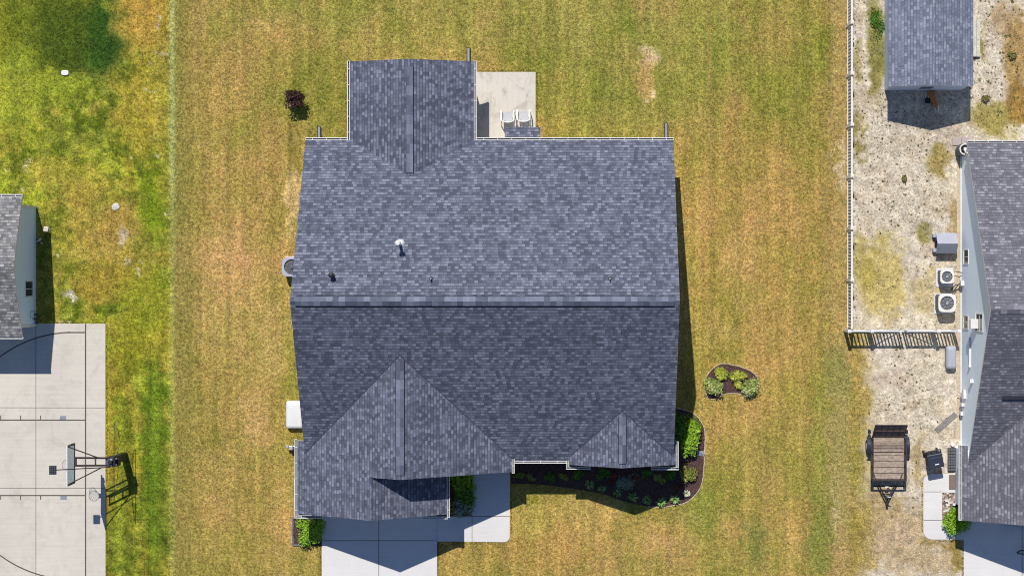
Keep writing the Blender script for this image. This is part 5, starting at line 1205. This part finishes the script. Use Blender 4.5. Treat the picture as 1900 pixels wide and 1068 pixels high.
def lawn_blades(n=90000, nb=5):
    xs, ys, c, grav = make_ground.data; r = np.random.default_rng(5)
    x = r.uniform(-10, 1912, n); y = r.uniform(-10, 1080, n)
    ix = np.clip(np.searchsorted(xs, x)-1, 0, len(xs)-2); iy = np.clip(np.searchsorted(ys, y)-1, 0, len(ys)-2)
    col = c[ix, iy]; gr = grav[ix, iy]; keep = gr < r.uniform(0, .8, n)
    for (a, b_, d, e) in [(-50, 596, 200, 1100), (-50, 380, 70, 606), (583, 264, 1243, 842), (660, 125, 888, 270), (880, 130, 998, 290), (566, 800, 842, 945), (594, 840, 813, 1100), (740, 840, 950, 1008), (940, 800, 1060, 862), (1050, 800, 1250, 860),
                          (540, 955, 600, 1014), (1638, -20, 1784, 172), (1768, 265, 1950, 1100), (1710, 874, 1790, 1004), (526, 472, 570, 516), (526, 740, 566, 800), (1244, 755, 1250, 930)]:
        keep &= ~((x > a) & (x < d) & (y > b_) & (y < e))
    def inside(poly):
        ins = np.zeros(len(x), bool); j = len(poly)-1
        for i in range(len(poly)):
            xi, yi = poly[i]; xj, yj = poly[j]
            if yi != yj: ins ^= ((yi > y) != (yj > y)) & (x < (xj-xi)*(y-yi)/(yj-yi)+xi)
            j = i
        return ins
    keep &= ~inside(front_edge+[(1236, 830), (948, 830)]); keep &= ~inside(isl)
    x, y, col = x[keep], y[keep], col[keep]; m_ = len(x)
    X = np.repeat(x, nb)+r.normal(0, .9, m_*nb); Y = np.repeat(y, nb)+r.normal(0, .9, m_*nb); N_ = len(X)
    K = np.repeat(col, nb, 0)*r.uniform(.75, 1.6, (N_, 1))*r.normal(1, .06, (N_, 3))
    a = r.uniform(0, 6.283, N_); L = r.uniform(1.0, 2.6, N_); h = r.uniform(.6, 2.2, N_); wv = r.uniform(.25, .5, N_)
    dx, dy = np.cos(a), np.sin(a)
    V = np.empty((N_, 3, 3)); V[:, 0] = np.stack([X-dy*wv, Y+dx*wv, np.full(N_, .1)], 1); V[:, 1] = np.stack([X+dy*wv, Y-dx*wv, np.full(N_, .1)], 1); V[:, 2] = np.stack([X+dx*L, Y+dy*L, h], 1)
    V[..., 0] = (V[..., 0]-NX)*S; V[..., 1] = -(V[..., 1]-NY)*S; V[..., 2] *= S
    me = bpy.data.meshes.new('grass'); o = bpy.data.objects.new('grass', me); C.objects.link(o)
    me.vertices.add(N_*3); me.vertices.foreach_set('co', V.ravel()); me.loops.add(N_*3); me.loops.foreach_set('vertex_index', np.arange(N_*3))
    me.polygons.add(N_); me.polygons.foreach_set('loop_start', np.arange(N_)*3); me.polygons.foreach_set('loop_total', np.full(N_, 3)); me.update(calc_edges=True)
    ca = me.color_attributes.new('Col', 'FLOAT_COLOR', 'POINT'); cc = np.concatenate([np.repeat(K, 3, 0), np.ones((N_*3, 1))], 1); ca.data.foreach_set('color', cc.ravel().astype(np.float32))
    b = NB('grass_blades', 0.8, 0.15); at = b.N('ShaderNodeAttribute'); at.attribute_name = 'Col'; b.base(at.outputs['Color'])
    tr = b.N('ShaderNodeBsdfTranslucent'); b.L(at.outputs['Color'], tr.inputs[0]); mx = b.N('ShaderNodeMixShader'); mx.inputs[0].default_value = 0.35
    b.L(b.b.outputs[0], mx.inputs[1]); b.L(tr.outputs[0], mx.inputs[2]); b.L(mx.outputs[0], b.n['Material Output'].inputs[0]); me.materials.append(b.mat)
    struct(o, 'short dry grass blades over the lawns', 'stuff')
lawn_blades()
M['fringe'] = leafmat('edge_grass_blades', LS((84, 88, 30), (128, 124, 48), (160, 146, 70), (190, 170, 100)))
turf_fringe()

# ------------------------------------------------------------------ dog
def dog():
    bx, by = 1733, 184
    def q(px, py, h): x, y = un(px, py, h); return Wd(x, y, h)
    nodes = [  # (px,py,h,r) pelvis first
        (1728.5, 173, 9, 5.2), (1731, 180, 9.5, 5.0), (1733.5, 187, 10.5, 5.0), (1735.5, 192.5, 13, 3.6), (1736.8, 196.5, 15.5, 3.7), (1737.6, 200, 14.5, 2.3), (1738.2, 202.6, 13.6, 1.5),
        (1724.5, 173.5, 7, 3.6), (1722.8, 178, 3.5, 2.6), (1724.5, 181.5, 1.6, 1.5),      # left hind
        (1732.5, 171.5, 7, 3.6), (1735.2, 174.5, 3.5, 2.5), (1735, 178, 1.6, 1.4),          # right hind
        (1731.8, 189.5, 7, 2.6), (1733.3, 196, 2.6, 1.7), (1737, 206.5, 1.6, 1.2),           # left fore
        (1737.8, 189, 7, 2.6), (1740.3, 196, 2.6, 1.7), (1740.6, 207, 1.6, 1.2),           # right fore
        (1724.8, 168.5, 8, 1.6), (1720.5, 170.5, 5, 1.2), (1718, 176, 2, 1.0), (1717, 183, 1.2, .8)]  # tail
    ed = [(0, 1), (1, 2), (2, 3), (3, 4), (4, 5), (5, 6), (0, 7), (7, 8), (8, 9), (0, 10), (10, 11), (11, 12), (2, 13), (13, 14), (14, 15), (2, 16), (16, 17), (17, 18), (0, 19), (19, 20), (20, 21), (21, 22)]
    org = Wd(bx, by, 0); me = bpy.data.meshes.new('dog'); me.from_pydata([tuple(q(*n[:3])-org) for n in nodes], ed, [])
    o = bpy.data.objects.new('dog', me); C.objects.link(o); o.location = org; o['_o'] = org
    sk = o.modifiers.new('skin', 'SKIN')
    for v, n in zip(me.skin_vertices[0].data, nodes): v.radius = (n[3]*S, n[3]*S)
    me.skin_vertices[0].data[0].use_root = True
    ss_ = o.modifiers.new('sub', 'SUBSURF'); ss_.levels = 2; ss_.render_levels = 2
    b = NB('ginger_and_white_coat', 0.85, 0.15); g = b.N('ShaderNodeTexCoord'); sp = b.N('ShaderNodeSeparateXYZ'); b.L(g.outputs['Object'], sp.inputs[0])
    n = b.noise(g.outputs['Object'], 7, 3); low = b.math('LESS_THAN', b.math('ADD', sp.outputs[2], b.mr(n, .3, .7, -.03, .03)), .115)
    n3 = b.noise(g.outputs['Object'], 40, 3)
    c = b.mix(low, b.mul((.52, .22, .08, 1), b.mr(n3, .3, .7, .75, 1.25)), (.78, .74, .68, 1)); b.base(c); me.materials.append(b.mat)
    for p in me.polygons: p.use_smooth = True
    tag(o, 'ginger and white dog lying in the shade below the shed', 'dog')
    hd = q(1736.8, 196.5, 16); f = (q(1737.6, 200, 14.5)-hd).normalized(); f.z = 0; sd = Vector((-f.y, f.x, 0))
    for s_ in (-1, 1):
        m = MB(); c0 = hd+sd*s_*.075+Vector((0, 0, .03)); m.poly([c0-f*.03, c0+f*.04, c0+sd*s_*.06-Vector((0, 0, .06))+f*.01]); m.poly([c0-f*.03+Vector((0, 0, .01)), c0+sd*s_*.06-Vector((0, 0, .05))+f*.01, c0+f*.04+Vector((0, 0, .01))])
        m.build('ear', M['rust'], o)
        m = MB(); bmc = hd+f*.062+sd*s_*.038+Vector((0, 0, .055)); m.lathe((0, 0), [(.1, 0)], 3) if False else None
        m.tube(bmc, bmc+Vector((0, 0, .012)), .012, 8); m.build('eye', M['black'], o)
    m = MB(); nn = q(1738.4, 203.4, 14.2); m.tube(nn, nn+f*.02, .02, 8); m.build('nose', M['black'], o)
dog()
m = MB(); m.rbox(1721, 187, 4.6, 4.6, -.5, 1.5); m.rbox(1721, 187, 3.8, 3.8, 1.52, 3.2); tag(m.build('pet_mat', M['black']), 'small black pad on the ground beside the lying dog', 'pad')

# ------------------------------------------------------------------ clean helper props
for o in bpy.data.objects:
    if '_o' in o: del o['_o']
